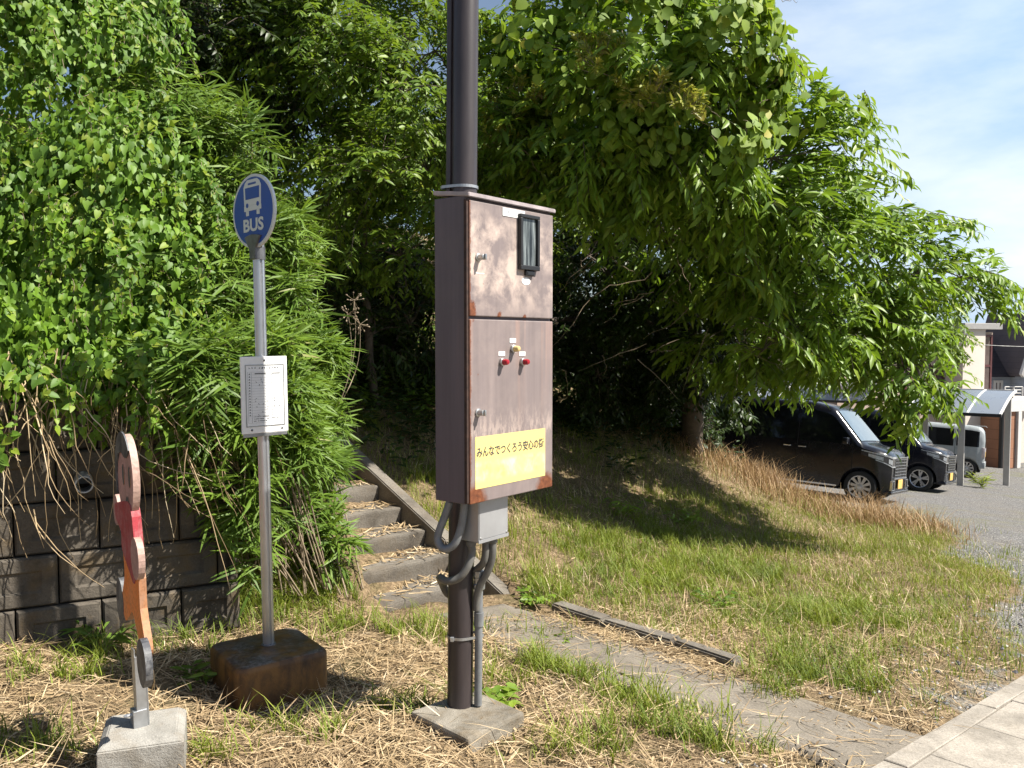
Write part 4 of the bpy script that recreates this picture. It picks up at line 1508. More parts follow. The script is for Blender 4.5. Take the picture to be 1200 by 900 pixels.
def kei_van(name, label, cat, group, pos, heading, paint, L=3.4, W=1.475, Ht=1.785, style=0, seed=0, show_front=True, round_front=0.0):
    hx = Vector((heading[0], heading[1])).normalized()
    rz = math.atan2(hx.y, hx.x)
    root = thing(name, label, cat, pos, rz, group)
    # lie on the slope
    e = 0.8
    zf, zb_ = Hs(pos[0] + hx.x * e, pos[1] + hx.y * e), Hs(pos[0] - hx.x * e, pos[1] - hx.y * e)
    sxv = Vector((-hx.y, hx.x))
    zl, zr = float(plane(pos[0] + sxv.x * e, pos[1] + sxv.y * e)), float(plane(pos[0] - sxv.x * e, pos[1] - sxv.y * e))
    zf, zb_ = float(plane(pos[0] + hx.x * e, pos[1] + hx.y * e)), float(plane(pos[0] - hx.x * e, pos[1] - hx.y * e))
    X = Vector((hx.x * 2 * e, hx.y * 2 * e, zf - zb_)).normalized()
    Yv = Vector((sxv.x * 2 * e, sxv.y * 2 * e, zl - zr)).normalized()
    Zv = X.cross(Yv).normalized()
    Yv = Zv.cross(X)
    root.matrix_world = Matrix.Translation(Vector(pos)) @ Matrix((X, Yv, Zv)).transposed().to_4x4()
    hw = W / 2
    f = Ht / 1.785
    xf, xr = L / 2, -L / 2
    R = 0.285
    wxf, wxr = xf - 0.50, xr + 0.46
    top_x = [xr, xr + 0.02, xr + 0.07, xr + 0.16, xr + 0.4, 0.1, xf - 1.40, xf - 1.12, xf - 1.02, xf - 0.52, xf - 0.47, xf - 0.30, xf - 0.10, xf - 0.035, xf]
    top_z = [1.30, 1.52, 1.66, 1.73, 1.765, 1.785, 1.76, 1.705, 1.655, 1.085, 1.055, 1.02, 0.955, 0.90, 0.80]

    def ztop(x):
        return float(np.interp(x, top_x, top_z)) * f

    def wmax(x):
        return hw * float(np.interp(x, [xr, xr + 0.05, xr + 0.2, xf - 0.42, xf - 0.22, xf - 0.08, xf], [0.90, 0.955, 0.995, 1.0, 0.975, 0.90, 0.80]))

    def zbot(x):
        return float(np.interp(x, [xr, xr + 0.15, xr + 0.5, xf - 0.5, xf - 0.15, xf], [0.34, 0.26, 0.2, 0.2, 0.2, 0.24]))

    def sidey(x, z):
        return wmax(x) * (1 - 0.135 * max(0, z - 0.98 * f) / (0.8 * f)) * (1 - 0.06 * max(0, 0.45 - z))

    def arch(x):
        a = 0
        for wx in (wxf, wxr):
            d = abs(x - wx)
            if d < R + 0.06:
                a = max(a, R + math.sqrt((R + 0.06) ** 2 - d * d))
        return a

    st_ = sorted(set([xr, xr + .02, xr + .05, xr + .1, xr + .2] + list(np.linspace(xr + 0.3, xf - 0.2, 40)) +
                     [wx + (R + 0.06) * math.cos(k * PI / 14) * 0.9999 for wx in (wxf, wxr) for k in range(15)] +
                     [xf - 1.12, xf - 1.02, xf - .52, xf - .47, xf - .15, xf - .1, xf - .05, xf - .02, xf]))
    bm = bmesh.new()
    rings = []
    for x in st_:
        zt_ = ztop(x)
        zb0 = zbot(x)
        za = max(zb0 + 0.05, arch(x))
        belt = min(0.99 * f, zt_ - 0.10)
        mid = min(max(0.62 * f, za + 0.02), belt - 0.02)
        ze_ = max(belt + 0.02, zt_ - 0.13)
        yt = sidey(x, zt_)
        pts = [(0, zb0), (sidey(x, za) * 0.93, max(zb0, za - 0.05)), (sidey(x, za), za), (sidey(x, mid) * 1.005, mid), (sidey(x, belt), belt),
               (sidey(x, (belt + ze_) / 2), (belt + ze_) / 2), (sidey(x, ze_), ze_), (yt - 0.025, zt_ - 0.05), (yt - 0.085, zt_ - 0.012), (yt * 0.5, zt_ - 0.002), (0, zt_)]
        loop = [(y, z) for y, z in pts] + [(-y, z) for y, z in pts[-2:0:-1]]
        rings.append([bm.verts.new((x, y, z)) for y, z in loop])
    n = len(rings[0])
    for a, b_ in zip(rings, rings[1:]):
        for k in range(n):
            bm.faces.new((a[k], b_[k], b_[(k + 1) % n], a[(k + 1) % n]))
    bm.faces.new(rings[0])
    bm.faces.new(rings[-1][::-1])
    obj("body", bm, paint, root, smooth=True)

    def side_patch(name, s, x0, x1, z0, z1, mat, off=0.005, nx=12, follow=True, zlow=None):
        bm = bmesh.new()
        lo, hi = [], []
        for i in range(nx + 1):
            x = x0 + (x1 - x0) * i / nx
            zh = min(z1, ztop(x) - 0.15) if follow else z1
            zl_ = z0 if zlow is None else zlow(x)
            zh = max(zh, zl_ + 0.003)
            row = []
            for k in range(5):
                z = zl_ + (zh - zl_) * k / 4
                # on the loft the side is straight between its levels
                row.append(bm.verts.new((x, s * (sidey(x, z) + off), z)))
            lo.append(row)
        for a, b_ in zip(lo, lo[1:]):
            for k in range(4):
                bm.faces.new((a[k], b_[k], b_[k + 1], a[k + 1]))
        return obj(name, bm, mat, root, smooth=True)

    for s in (-1, 1):
        side_patch("side_window", s, xf - 1.62, xf - 0.70, 1.03 * f, 1.62 * f, M["car_glass"], 0.006)
        side_patch("side_window", s, xf - 2.55, xf - 1.70, 1.03 * f, 1.62 * f, M["car_glass"], 0.006)
        side_patch("side_window", s, xr + 0.16, xf - 2.63, 1.05 * f, 1.62 * f, M["car_glass"], 0.006)
        # door seams
        for xx in (xf - 0.66, xf - 1.66, xf - 2.60):
            side_patch("door_seam", s, xx, xx + 0.008, 0.30, 1.62 * f, M["under"], 0.0045, 1)
        # handles
        for xx in (xf - 1.56, xf - 1.84):
            bm = bmesh.new()
            box(bm, xx - 0.07, xx + 0.07, s * (hw + 0.002), s * (hw + 0.03), 0.90 * f, 0.925 * f, 0.006)
            obj("door_handle", bm, M["chrome"] if paint is not M["car_white"] else paint, root)
        # sill strip
        bm = bmesh.new()
        y_ = s * (sidey(0, 0.27) + 0.001)
        box(bm, wxr + 0.40, wxf - 0.40, y_, y_ + s * 0.012, 0.245, 0.275, 0.003)
        obj("sill_strip", bm, M["chrome"] if paint is not M["car_white"] else M["under"], root)
        # mirror
        bm = bmesh.new()
        box(bm, xf - 0.80, xf - 0.70, s * (hw + 0.03), s * (hw + 0.20), 1.02 * f, 1.15 * f, 0.02, 3)
        box(bm, xf - 0.77, xf - 0.73, s * (hw - 0.02), s * (hw + 0.04), 1.05 * f, 1.09 * f, 0.004)
        mir = obj("wing_mirror", bm, paint, root, smooth=True)
        bm = bmesh.new()
        box(bm, xf - 0.755, xf - 0.697, s * (hw + 0.09), s * (hw + 0.195), 1.045 * f, 1.065 * f, 0.004)
        obj("mirror_trim", bm, M["chrome"], mir)
        for wx in (wxf, wxr):
            wheel(root, wx, s * (hw - 0.098), R, s, style)
    # wheel-arch liners and floor
    bm = bmesh.new()
    box(bm, xr + 0.1, xf - 0.1, -hw + 0.22, hw - 0.22, 0.19, 0.5)
    obj("underbody", bm, M["under"], root)

    # windscreen on the sloped part of the top surface
    def top_patch(name, x0, x1, w0, w1, mat, off, nx=6, ny=8):
        bm = bmesh.new()
        g = []
        for i in range(nx + 1):
            x = x0 + (x1 - x0) * i / nx
            yy = w0 + (w1 - w0) * i / nx
            row = []
            for k in range(ny + 1):
                y = -yy + 2 * yy * k / ny
                row.append(bm.verts.new((x + off * 0.7, y, ztop(x) + off * 0.5 - 0.010 * (y / yy) ** 4)))
            g.append(row)
        for a, b_ in zip(g, g[1:]):
            for k in range(ny):
                bm.faces.new((a[k], b_[k], b_[k + 1], a[k + 1]))
        return obj(name, bm, mat, root, smooth=True)
    top_patch("windscreen", xf - 0.995, xf - 0.54, hw * 0.80, hw * 0.90, M["screen_glass"], 0.012)
    if show_front:
        # grille
        bm = bmesh.new()
        box(bm, xf - 0.05, xf + 0.012, -0.43, 0.43, 0.50 * f, 0.83 * f, 0.012)
        gr = obj("grille", bm, M["under"], root)
        bm = bmesh.new()
        for k in range(6):
            z = (0.53 + k * 0.056) * f
            box(bm, xf - 0.02, xf + 0.022, -0.42, 0.42, z, z + 0.014, 0.003)
        for yb in (-0.25, 0, 0.25):
            box(bm, xf - 0.02, xf + 0.018, yb - 0.006, yb + 0.006, 0.52 * f, 0.82 * f)
        obj("grille_bars", bm, M["chrome"], gr)
        bm = bmesh.new()
        box(bm, xf - 0.03, xf + 0.02, -0.47, 0.47, 0.835 * f, 0.862 * f, 0.006)
        box(bm, xf - 0.03, xf + 0.03, -0.47, 0.47, 0.462 * f, 0.49 * f, 0.006)
        obj("grille_frame", bm, M["chrome"], gr)
        for s in (-1, 1):
            # headlight wraps round the corner
            bm = bmesh.new()
            xs_ = [xf - 0.50, xf - 0.38, xf - 0.26, xf - 0.14, xf - 0.06, xf - 0.01]
            rows = []
            for i, x in enumerate(xs_):
                t_ = i / (len(xs_) - 1)
                zlo, zhi = (0.87 - 0.17 * t_) * f, (0.955 - 0.085 * t_) * f
                rows.append([bm.verts.new((x + 0.012 * t_, s * (wmax(x) + 0.010), z)) for z in (zlo, (zlo + zhi) / 2, zhi)])
            rows.append([bm.verts.new((xf + 0.012, s * 0.44, z)) for z in (0.70 * f, 0.78 * f, 0.865 * f)])
            for a, b_ in zip(rows, rows[1:]):
                for k in range(2):
                    bm.faces.new((a[k], b_[k], b_[k + 1], a[k + 1]))
            hl = obj("headlight", bm, M["lamp_dark"], root, smooth=True)
            bm = bmesh.new()
            pts_lo, pts_hi = [], []
            for i, x in enumerate(xs_ + [xf + 0.006]):
                t_ = min(1, i / (len(xs_) - 1))
                zlo, zhi = (0.87 - 0.17 * t_) * f, (0.955 - 0.085 * t_) * f
                y = wmax(x) + 0.014 if i < len(xs_) else 0.44
                pts_lo.append((x + 0.016 * t_, s * y, zlo))
                pts_hi.append((x + 0.016 * t_, s * y, zhi))

            def strip(a0, a1, i0_, i1_):
                pv = None
                for i in range(i0_, i1_ + 1):
                    l_, h_ = Vector(pts_lo[i]), Vector(pts_hi[i])
                    p, q = bm.verts.new(l_.lerp(h_, a0)), bm.verts.new(l_.lerp(h_, a1))
                    if pv:
                        bm.faces.new((pv[0], p, q, pv[1]))
                    pv = (p, q)
            strip(0.80, 1.0, 0, 6)
            strip(0.12, 0.62, 1, 3)
            strip(0.12, 0.62, 4, 5)
            strip(-0.12, 0.0, 2, 6)
            obj("headlight_lens", bm, M["lamp_lens"], hl)
            # fog lamp surround
            bm = bmesh.new()
            ya, yb = s * 0.42, s * 0.60
            for (a_, c_, z0_, z1_) in ((ya, yb, 0.425, 0.445), (ya, yb, 0.265, 0.285), (ya, ya + s * 0.022, 0.285, 0.425), (yb - s * 0.022, yb, 0.285, 0.425)):
                box(bm, xf - 0.08, xf + 0.028, min(a_, c_), max(a_, c_), z0_ * f, z1_ * f, 0.004)
            obj("fog_lamp_surround", bm, M["chrome"], root)
        bm = bmesh.new()
        box(bm, xf - 0.30, xf + 0.03, -hw * 0.90, hw * 0.90, 0.20, 0.25, 0.012, 2)
        obj("bumper_lip", bm, paint, root)
        bm = bmesh.new()
        box(bm, xf - 0.02, xf + 0.036, -hw * 0.80, hw * 0.80, 0.235, 0.250, 0.004)
        obj("bumper_trim", bm, M["chrome"], root)
        bm = bmesh.new()
        box(bm, xf + 0.014, xf + 0.030, -0.165, 0.165, 0.285, 0.450, 0.006)
        lp = obj("licence_plate", bm, M["plate_yellow"], root)
    else:
        # rear face
        bm = bmesh.new()
        g = []
        for k in range(7):
            t_ = k / 6
            z = (1.02 + 0.54 * t_) * f
            xx = float(np.interp(z / f, [1.30, 1.52, 1.66], [xr, xr + 0.02, xr + 0.07]))
            g.append([bm.verts.new((xx - 0.010, y, z)) for y in np.linspace(-hw * 0.76 + 0.03 * t_, hw * 0.76 - 0.03 * t_, 7)])
        for a, b_ in zip(g, g[1:]):
            for k in range(6):
                bm.faces.new((a[k], b_[k], b_[k + 1], a[k + 1]))
        obj("rear_window", bm, M["car_glass"], root, smooth=True)
        for s in (-1, 1):
            bm = bmesh.new()
            box(bm, xr - 0.012, xr + 0.09, min(s * hw * 0.80, s * hw * 0.965), max(s * hw * 0.80, s * hw * 0.965), 0.70 * f, 1.05 * f, 0.015, 2)
            obj("tail_light", bm, M["tail_lens"], root, smooth=True)
        bm = bmesh.new()
        box(bm, xr - 0.035, xr + 0.12, -hw * 0.96, hw * 0.96, 0.32, 0.52, 0.03, 3)
        obj("rear_bumper", bm, paint, root, smooth=True)
        bm = bmesh.new()
        box(bm, xr - 0.020, xr - 0.008, -0.165, 0.165, 0.66, 0.82, 0.004)
        obj("licence_plate", bm, M["plate_yellow"], root)
        bm = bmesh.new()
        tube(bm, [(xr + 0.3, 0.2, Ht - 0.02), (xr + 0.02, 0.2, Ht - 0.02), (xr - 0.02, 0.2, Ht - 0.06)], 0.01, 6)
        obj("roof_spoiler", bm, paint, root)
    return root


HD = Vector((0.80, -0.60))
g1 = "vans parked on the gravel"


def park(u, y, back=1.2, side=0.6, hd=HD):
    """van centre from the spot where its near front wheel touches the gravel"""
    x = (u - 600) / FPX * y
    c = Vector((x, y)) - hd * back + Vector((-hd.y, hd.x)) * side
    return (c.x, c.y, float(plane(c.x, c.y)) + 0.0)


v1 = park(1011, 15.3)
kei_van("parked_van", "black boxy van nearest the dry grass, with a chrome slatted grille", "van", g1, v1, HD, M["car_black"], style=0)
v2 = park(1081, 19.0)
kei_van("parked_van", "second black van, parked behind the nearer black van and under the drooping branch", "van", g1, v2, HD, M["car_navy"], style=1, Ht=1.76)
u3, y3 = 1133, 25.8
p3 = Vector(((u3 - 600) / FPX * y3, y3))
hd3 = Vector((-0.86, 0.50))
c3 = p3 + hd3 * 1.2 + Vector((hd3.y, -hd3.x)) * 0.6
kei_van("parked_van", "silver grey van seen from its tail beside the carport post", "van", g1, (c3.x, c3.y, float(plane(c3.x, c3.y))), hd3, M["car_white"], style=0, Ht=1.62, show_front=False)

# ------------------------------------------------------------------ carports
M["cp_sheet"] = simple("grey_polycarbonate_roof", (0.14, 0.155, 0.18), 0.3, var=0.1, scale=2)
M["cp_alu"] = simple("carport_aluminium", (0.42, 0.40, 0.37), 0.5, metal=0.2, var=0.08)
M["cp_rib"] = simple("carport_rib", (0.72, 0.70, 0.66), 0.45, metal=0.1, var=0.06)


def carport(label, E3, zeave, length, depth, rise, posts, spacing=0.74, group="carports"):
    g = float(plane(E3[0], E3[1]))
    root = thing("carport", label, "carport", (E3[0], E3[1], g), math.atan2(0.6, -0.8), group)
    # local x: along the eave to the back left (-.8,.6); y: local +y = (-.6,-.8) so ribs run along -y
    def arc(t):
        return (-depth * t, zeave - g + rise * math.sin(t * PI / 2 * 0.92) / math.sin(PI / 2 * 0.92))
    bm = bmesh.new()
    N = 12
    up, dn = [], []
    for x in (0.0, length):
        up.append([bm.verts.new((x, *arc(k / N))) for k in range(N + 1)])
        dn.append([bm.verts.new((x, arc(k / N)[0], arc(k / N)[1] - 0.008)) for k in range(N + 1)])
    for k in range(N):
        bm.faces.new((up[0][k], up[1][k], up[1][k + 1], up[0][k + 1]))
        bm.faces.new((dn[0][k], dn[0][k + 1], dn[1][k + 1], dn[1][k]))
    obj("roof_sheet", bm, M["cp_sheet"], root, smooth=True)
    for k in range(int(length / spacing) + 1):
        x = k * spacing
        bm = bmesh.new()
        P = [arc(i / N) for i in range(N + 1)]
        a = [[bm.verts.new((x + dx, y, z + dz)) for dx, dz in ((-0.022, -0.045), (0.022, -0.045), (0.022, 0.018), (-0.022, 0.018))] for y, z in P]
        for r0, r1_ in zip(a, a[1:]):
            for i in range(4):
                bm.faces.new((r0[i], r0[(i + 1) % 4], r1_[(i + 1) % 4], r1_[i]))
        bm.faces.new(a[0]); bm.faces.new(a[-1][::-1])
        obj("rib", bm, M["cp_rib"], root)
    bm = bmesh.new()
    box(bm, -0.03, length + 0.02, -0.03, 0.05, zeave - g - 0.07, zeave - g + 0.012, 0.004)
    obj("gutter", bm, M["black_plastic"], root)
    bm = bmesh.new()
    box(bm, -0.03, length + 0.02, -depth - 0.03, -depth + 0.03, zeave + rise - g - 0.05, zeave + rise - g + 0.02, 0.004)
    obj("back_rail", bm, M["cp_alu"], root)
    for px_, py_ in posts:
        wx = E3[0] - 0.8 * px_ - 0.6 * py_
        wy = E3[1] + 0.6 * px_ - 0.8 * py_
        zg = float(plane(wx, wy)) - g
        t_ = min(1, max(0, -py_ / depth))
        zt_ = arc(t_)[1] - 0.05
        bm = bmesh.new()
        box(bm, px_ - 0.075, px_ + 0.075, py_ - 0.05, py_ + 0.05, zg - 0.1, zt_, 0.008)
        obj("post", bm, M["cp_alu"], root)
    bm = bmesh.new()
    yb = posts[-1][1]
    tb_ = min(1, max(0, -yb / depth))
    box(bm, 0.0, length, yb - 0.04, yb + 0.04, arc(tb_)[1] - 0.16, arc(tb_)[1] - 0.05, 0.005)
    obj("beam", bm, M["cp_alu"], root)
    return root


E3 = (12.28, 21.4)
carport("grey arched carport with pale ribs beyond the parked vans", E3, -0.14, 2.3, 3.0, 0.46, ((0.88, -0.12), (2.2, -2.5), (0.12, -2.5)))
carport("second arched carport half hidden by leaves behind the black vans", (11.9, 29.0), -0.35, 4.6, 3.0, 0.5, ((0.5, -0.15), (4.3, -0.15), (4.3, -2.6), (0.3, -2.6)))

# ------------------------------------------------------------------ houses beyond the car park
def siding(name, col, pitch, dark=0.75, axis="Z"):
    m, nt, b = new_mat(name)
    oc = nt.objco()
    s = nt.node("ShaderNodeSeparateXYZ")
    nt.link(oc, s.inputs[0])
    fr = nt.math("FRACT", nt.math("DIVIDE", s.outputs[axis], pitch))
    n = nt.noise(oc, 1.5, 5, 0.6)
    c = nt.ramp(n, [(0.3, tuple(x * 0.88 for x in col)), (0.7, tuple(min(1, x * 1.08) for x in col))])
    c = nt.mix(nt.ramp(fr, [(0.0, 1.0), (0.08, 0.0)]), c, tuple(x * dark * 0.6 for x in col))
    setb(nt, b, "Base Color", c)
    b.inputs["Roughness"].default_value = 0.75
    setb(nt, b, "Normal", nt.bump(fr, 0.4, 0.02))
    return m


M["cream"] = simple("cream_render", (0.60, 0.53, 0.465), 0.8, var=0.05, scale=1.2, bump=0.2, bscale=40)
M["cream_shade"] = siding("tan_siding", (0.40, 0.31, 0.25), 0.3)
M["maroon"] = simple("maroon_frame", (0.085, 0.025, 0.025), 0.5, var=0.15)
M["pane"] = simple("house_pane", (0.10, 0.075, 0.07), 0.12, var=0.3, scale=2)
M["garage"] = siding("brown_garage_door", (0.34, 0.165, 0.095), 0.4, 0.8)
M["white_trim"] = simple("white_house_trim", (0.62, 0.60, 0.57), 0.6, var=0.06)
M["roof_brown"] = siding("brown_slate_roof", (0.105, 0.085, 0.085), 0.28, 0.7)
M["bluegrey"] = siding("blue_grey_siding", (0.30, 0.34, 0.40), 0.22)
M["fascia"] = simple("grey_fascia", (0.30, 0.29, 0.28), 0.6, var=0.1)

HY = 35.0
hz = float(plane(19.0, HY)) - 0.1
h1 = thing("apartment_house", "cream two storey house with maroon window frames behind the carport", "house", (18.6, HY, hz), math.radians(24))


def hw_(u, v, y=HY):
    p = at(u, v, y)
    return p.x - 18.6, p.z - hz


topz = hw_(1150, 386)[1]
xl, xr_ = hw_(1128, 400)[0], hw_(1187, 400)[0]
bm = bmesh.new()
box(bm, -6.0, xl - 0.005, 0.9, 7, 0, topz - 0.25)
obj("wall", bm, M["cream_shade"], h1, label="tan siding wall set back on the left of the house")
bm = bmesh.new()
box(bm, xl, hw_(1165, 400)[0], 0.0, 7, 0, topz)
obj("wall", bm, M["cream"], h1)
bm = bmesh.new()
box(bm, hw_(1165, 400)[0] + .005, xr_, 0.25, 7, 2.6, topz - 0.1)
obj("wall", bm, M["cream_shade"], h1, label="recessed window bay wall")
bm = bmesh.new()
box(bm, xl - 0.12, xr_ + 0.08, -0.14, 7.1, topz + 0.002, topz + 0.26, 0.02)
box(bm, -6.1, xl - 0.13, 0.75, 7.1, topz - 0.24, topz - 0.02, 0.02)
obj("roof", bm, M["fascia"], h1)


def window(parent, x0, x1, z0, z1, y, nv=1, nh=0, frame="maroon", fw=0.10):
    bm = bmesh.new()
    box(bm, x0, x1, y - 0.06, y - 0.002, z1 - fw, z1, 0.004)
    box(bm, x0, x1, y - 0.06, y - 0.002, z0, z0 + fw, 0.004)
    box(bm, x0, x0 + fw, y - 0.059, y - 0.002, z0 + fw, z1 - fw)
    box(bm, x1 - fw, x1, y - 0.059, y - 0.002, z0 + fw, z1 - fw)
    for k in range(nv):
        xx = x0 + (x1 - x0) * (k + 1) / (nv + 1)
        box(bm, xx - fw / 2, xx + fw / 2, y - 0.057, y - 0.002, z0 + fw, z1 - fw)
    for k in range(nh):
        zz = z0 + (z1 - z0) * (k + 1) / (nh + 1)
        box(bm, x0 + fw, x1 - fw, y - 0.056, y - 0.002, zz - fw / 2, zz + fw / 2)
    w = obj("window", bm, M[frame], parent)
    bm = bmesh.new()
    box(bm, x0 + fw * 0.9, x1 - fw * 0.9, y - 0.03, y - 0.003, z0 + fw * 0.9, z1 - fw * 0.9)
    obj("pane", bm, M["pane"], w)
    return w


window(h1, hw_(1166, 400)[0], hw_(1185, 400)[0], hw_(1170, 458)[1] - 0.3, hw_(1170, 392)[1], 0.25, 0, 1)
window(h1, hw_(1100, 400)[0], hw_(1127, 400)[0], hw_(1110, 456)[1], hw_(1110, 428)[1], 0.9, 1, 0)
window(h1, hw_(1040, 400)[0], hw_(1075, 400)[0], hw_(1110, 456)[1], hw_(1110, 420)[1], 0.9, 1, 0)
bm = bmesh.new()
box(bm, hw_(1158, 480)[0], hw_(1184, 480)[0], -0.9, 0.24, 0, hw_(1170, 482)[1])
obj("garage_door", bm, M["garage"], h1)
bm = bmesh.new()
box(bm, hw_(1154, 480)[0], hw_(1200, 480)[0] + 1.5, -1.0, 0.2, hw_(1170, 482)[1] + 0.003, hw_(1170, 468)[1], 0.01)
box(bm, hw_(1185, 480)[0], hw_(1191, 480)[0], -1.0, -0.7, 0, hw_(1170, 482)[1], 0.01)
obj("porch_frame", bm, M["white_trim"], h1)
bm = bmesh.new()
tube(bm, [(hw_(1157, 480)[0], -0.98, 0), (hw_(1157, 480)[0], -0.98, hw_(1170, 460)[1])], 0.09, 10)
obj("downpipe", bm, M["black_plastic"], h1)
bm = bmesh.new()
box(bm, hw_(1191.5, 480)[0], hw_(1250, 480)[0], 0.0, 4, 0, hw_(1170, 468)[1] - 0.01)
obj("wall", bm, M["cream"], h1)

# gabled house behind
GY_ = 44.0
h2 = thing("gabled_house", "blue grey house with a brown slate roof and white gable boards", "house", (25.5, GY_, float(plane(25.5, GY_)) - 0.2))
gz2 = h2.location.z


def gw(u, v, y=GY_):
    p = at(u, v, y)
    return p.x - 25.5, p.z - gz2


ex0, ez = gw(1150, 440)
rx1, rzz = gw(1196, 388, GY_ + 2.4)
bm = bmesh.new()
box(bm, ex0, 12, 0.3, 6.5, 0, ez)
obj("wall", bm, M["bluegrey"], h2)
bm = bmesh.new()
a = [(ex0 - 0.4, -0.1, ez - 0.08), (12.5, -0.1, ez - 0.08), (12.5, 3.4, rzz), (ex0 - 0.4, 3.4, rzz), (ex0 - 0.4, 6.9, ez - 0.08), (12.5, 6.9, ez - 0.08)]
vb = [bm.verts.new(p) for p in a]
bm.faces.new((vb[0], vb[1], vb[2], vb[3]))
bm.faces.new((vb[3], vb[2], vb[5], vb[4]))
bmesh.ops.solidify(bm, geom=bm.faces[:], thickness=0.14)
obj("roof", bm, M["roof_brown"], h2)
# projecting gable on the right
gx0 = gw(1183, 440)[0]
apx, apz = gw(1203, 372)
gx1 = apx + (apx - gx0)
gzb = gw(1183, 441)[1]
bm = bmesh.new()
prism(bm, [(gx0 + 0.25, 0), (gx1 - 0.25, 0), (gx1 - 0.25, gzb + 0.25), (apx, apz - 0.25), (gx0 + 0.25, gzb + 0.25)], -1.0, 3.0)
obj("gable_wall", bm, M["bluegrey"], h2)
bm = bmesh.new()
for sgn in (0, 1):
    p0 = (gx0, gzb) if sgn == 0 else (gx1, gzb)
    prism(bm, [(p0[0], p0[1]), (apx, apz), (apx, apz + 0.3), (p0[0] - (0.12 if sgn == 0 else -0.12), p0[1] + 0.16)], -1.25, -1.02)
obj("barge_board", bm, M["white_trim"], h2)
bm = bmesh.new()
for sgn in (0, 1):
    p0 = (gx0, gzb) if sgn == 0 else (gx1, gzb)
    prism(bm, [(p0[0], p0[1] + 0.02), (apx, apz + 0.02), (apx, apz + 0.24), (p0[0], p0[1] + 0.2)], -1.018, 3.6)
obj("gable_roof", bm, M["roof_brown"], h2)
window(h2, gw(1188, 440)[0], gw(1198, 440)[0], gw(1190, 452)[1], gw(1190, 428)[1], -1.0, 1, 0, "white_trim", 0.12)
window(h2, gw(1168, 440)[0], gw(1179, 440)[0], gw(1190, 468)[1], gw(1190, 446)[1], 0.3, 1, 0, "white_trim", 0.12)
bm = bmesh.new()
yb_ = -1.1
for zz in np.linspace(gw(1170, 470)[1], gw(1170, 452)[1], 6):
    tube(bm, [(gw(1163, 460)[0], yb_, zz), (gw(1183, 460)[0], yb_, zz)], 0.03, 6)
for xx in (gw(1163, 460)[0], gw(1173, 460)[0], gw(1183, 460)[0]):
    tube(bm, [(xx, yb_, gw(1170, 476)[1]), (xx, yb_, gw(1170, 452)[1])], 0.04, 6)
obj("balcony_rail", bm, M["white_trim"], h2)

# a third house glimpsed between the leaves
h3 = thing("low_house", "pale low house with a grey roof glimpsed through the leaves above the vans", "house", (14.0, 44.0, float(plane(14, 44)) - 0.2))
bm = bmesh.new()
box(bm, -5.5, 3.2, 0, 6, 0, 3.6)
obj("wall", bm, M["white_trim"], h3)
bm = bmesh.new()
vb = [bm.verts.new(p) for p in ((-6, -0.5, 3.5), (3.7, -0.5, 3.5), (3.0, 3, 5.2), (-5.4, 3, 5.2), (-6, 6.5, 3.5), (3.7, 6.5, 3.5))]
bm.faces.new((vb[0], vb[1], vb[2], vb[3]))
bm.faces.new((vb[3], vb[2], vb[5], vb[4]))
bm.faces.new((vb[0], vb[3], vb[4]))
bm.faces.new((vb[1], vb[5], vb[2]))
bmesh.ops.solidify(bm, geom=bm.faces[:], thickness=0.12)
obj("roof", bm, M["fascia"], h3)
window(h3, -4.0, -2.4, 1.2, 2.6, 0.0, 1, 0, "fascia", 0.1)
window(h3, 0.0, 1.6, 1.2, 2.6, 0.0, 1, 0, "fascia", 0.1)
# wire crossing in front of the houses
bm = bmesh.new()
pw0, pw1 = at(1050, 393, 30), at(1320, 402, 30)
tube(bm, [pw0.lerp(pw1, t) - Vector((0, 0, 0.25 * math.sin(PI * t))) for t in np.linspace(0, 1, 14)], 0.012, 5)
tag(obj("overhead_cable", bm, M["black_plastic"]), "thin dark cable strung across in front of the gabled house", "cable")
# ------------------------------------------------------------------ vegetation
M["bark"] = simple("tree_bark", (0.085, 0.068, 0.052), 0.9, var=0.4, scale=12, bump=0.6, bscale=25)
M["twig"] = simple("dry_twig", (0.24, 0.185, 0.125), 0.85, var=0.35, scale=9)
M["chestnut"] = leaf_mat("chestnut_leaf", [(0.0, (0.043, 0.090, 0.012)), (0.45, (0.081, 0.146, 0.017)), (0.85, (0.140, 0.212, 0.024)), (1.0, (0.255, 0.276, 0.036))], (0.213, 0.326, 0.018), 0.30, 0.46, 0.32)
M["broad"] = leaf_mat("broad_leaf", [(0.0, (0.034, 0.073, 0.011)), (0.5, (0.068, 0.124, 0.015)), (0.9, (0.133, 0.189, 0.022)), (1.0, (0.266, 0.232, 0.028))], (0.190, 0.276, 0.016), 0.30, 0.48, 0.32)
M["shade_dark_leaf"] = leaf_mat("shade_dark_evergreen_leaf", [(0.0, (0.011, 0.021, 0.005)), (0.6, (0.017, 0.034, 0.005)), (1.0, (0.032, 0.053, 0.008))], (0.038, 0.068, 0.005), 0.22, 0.44, 0.32)  # evergreen leaf colour lowered further to paint in the hollow's deep shade
M["kudzu"] = leaf_mat("kudzu_leaf", [(0.0, (0.067, 0.130, 0.015)), (0.6, (0.116, 0.184, 0.023)), (0.93, (0.178, 0.238, 0.030)), (1.0, (0.355, 0.271, 0.043))], (0.231, 0.326, 0.019), 0.33, 0.60, 0.32)
M["vine"] = leaf_mat("heart_vine_leaf", [(0.0, (0.037, 0.088, 0.011)), (0.5, (0.063, 0.135, 0.014)), (0.9, (0.109, 0.189, 0.019)), (1.0, (0.183, 0.226, 0.024))], (0.160, 0.270, 0.014), 0.33, 0.52, 0.32)
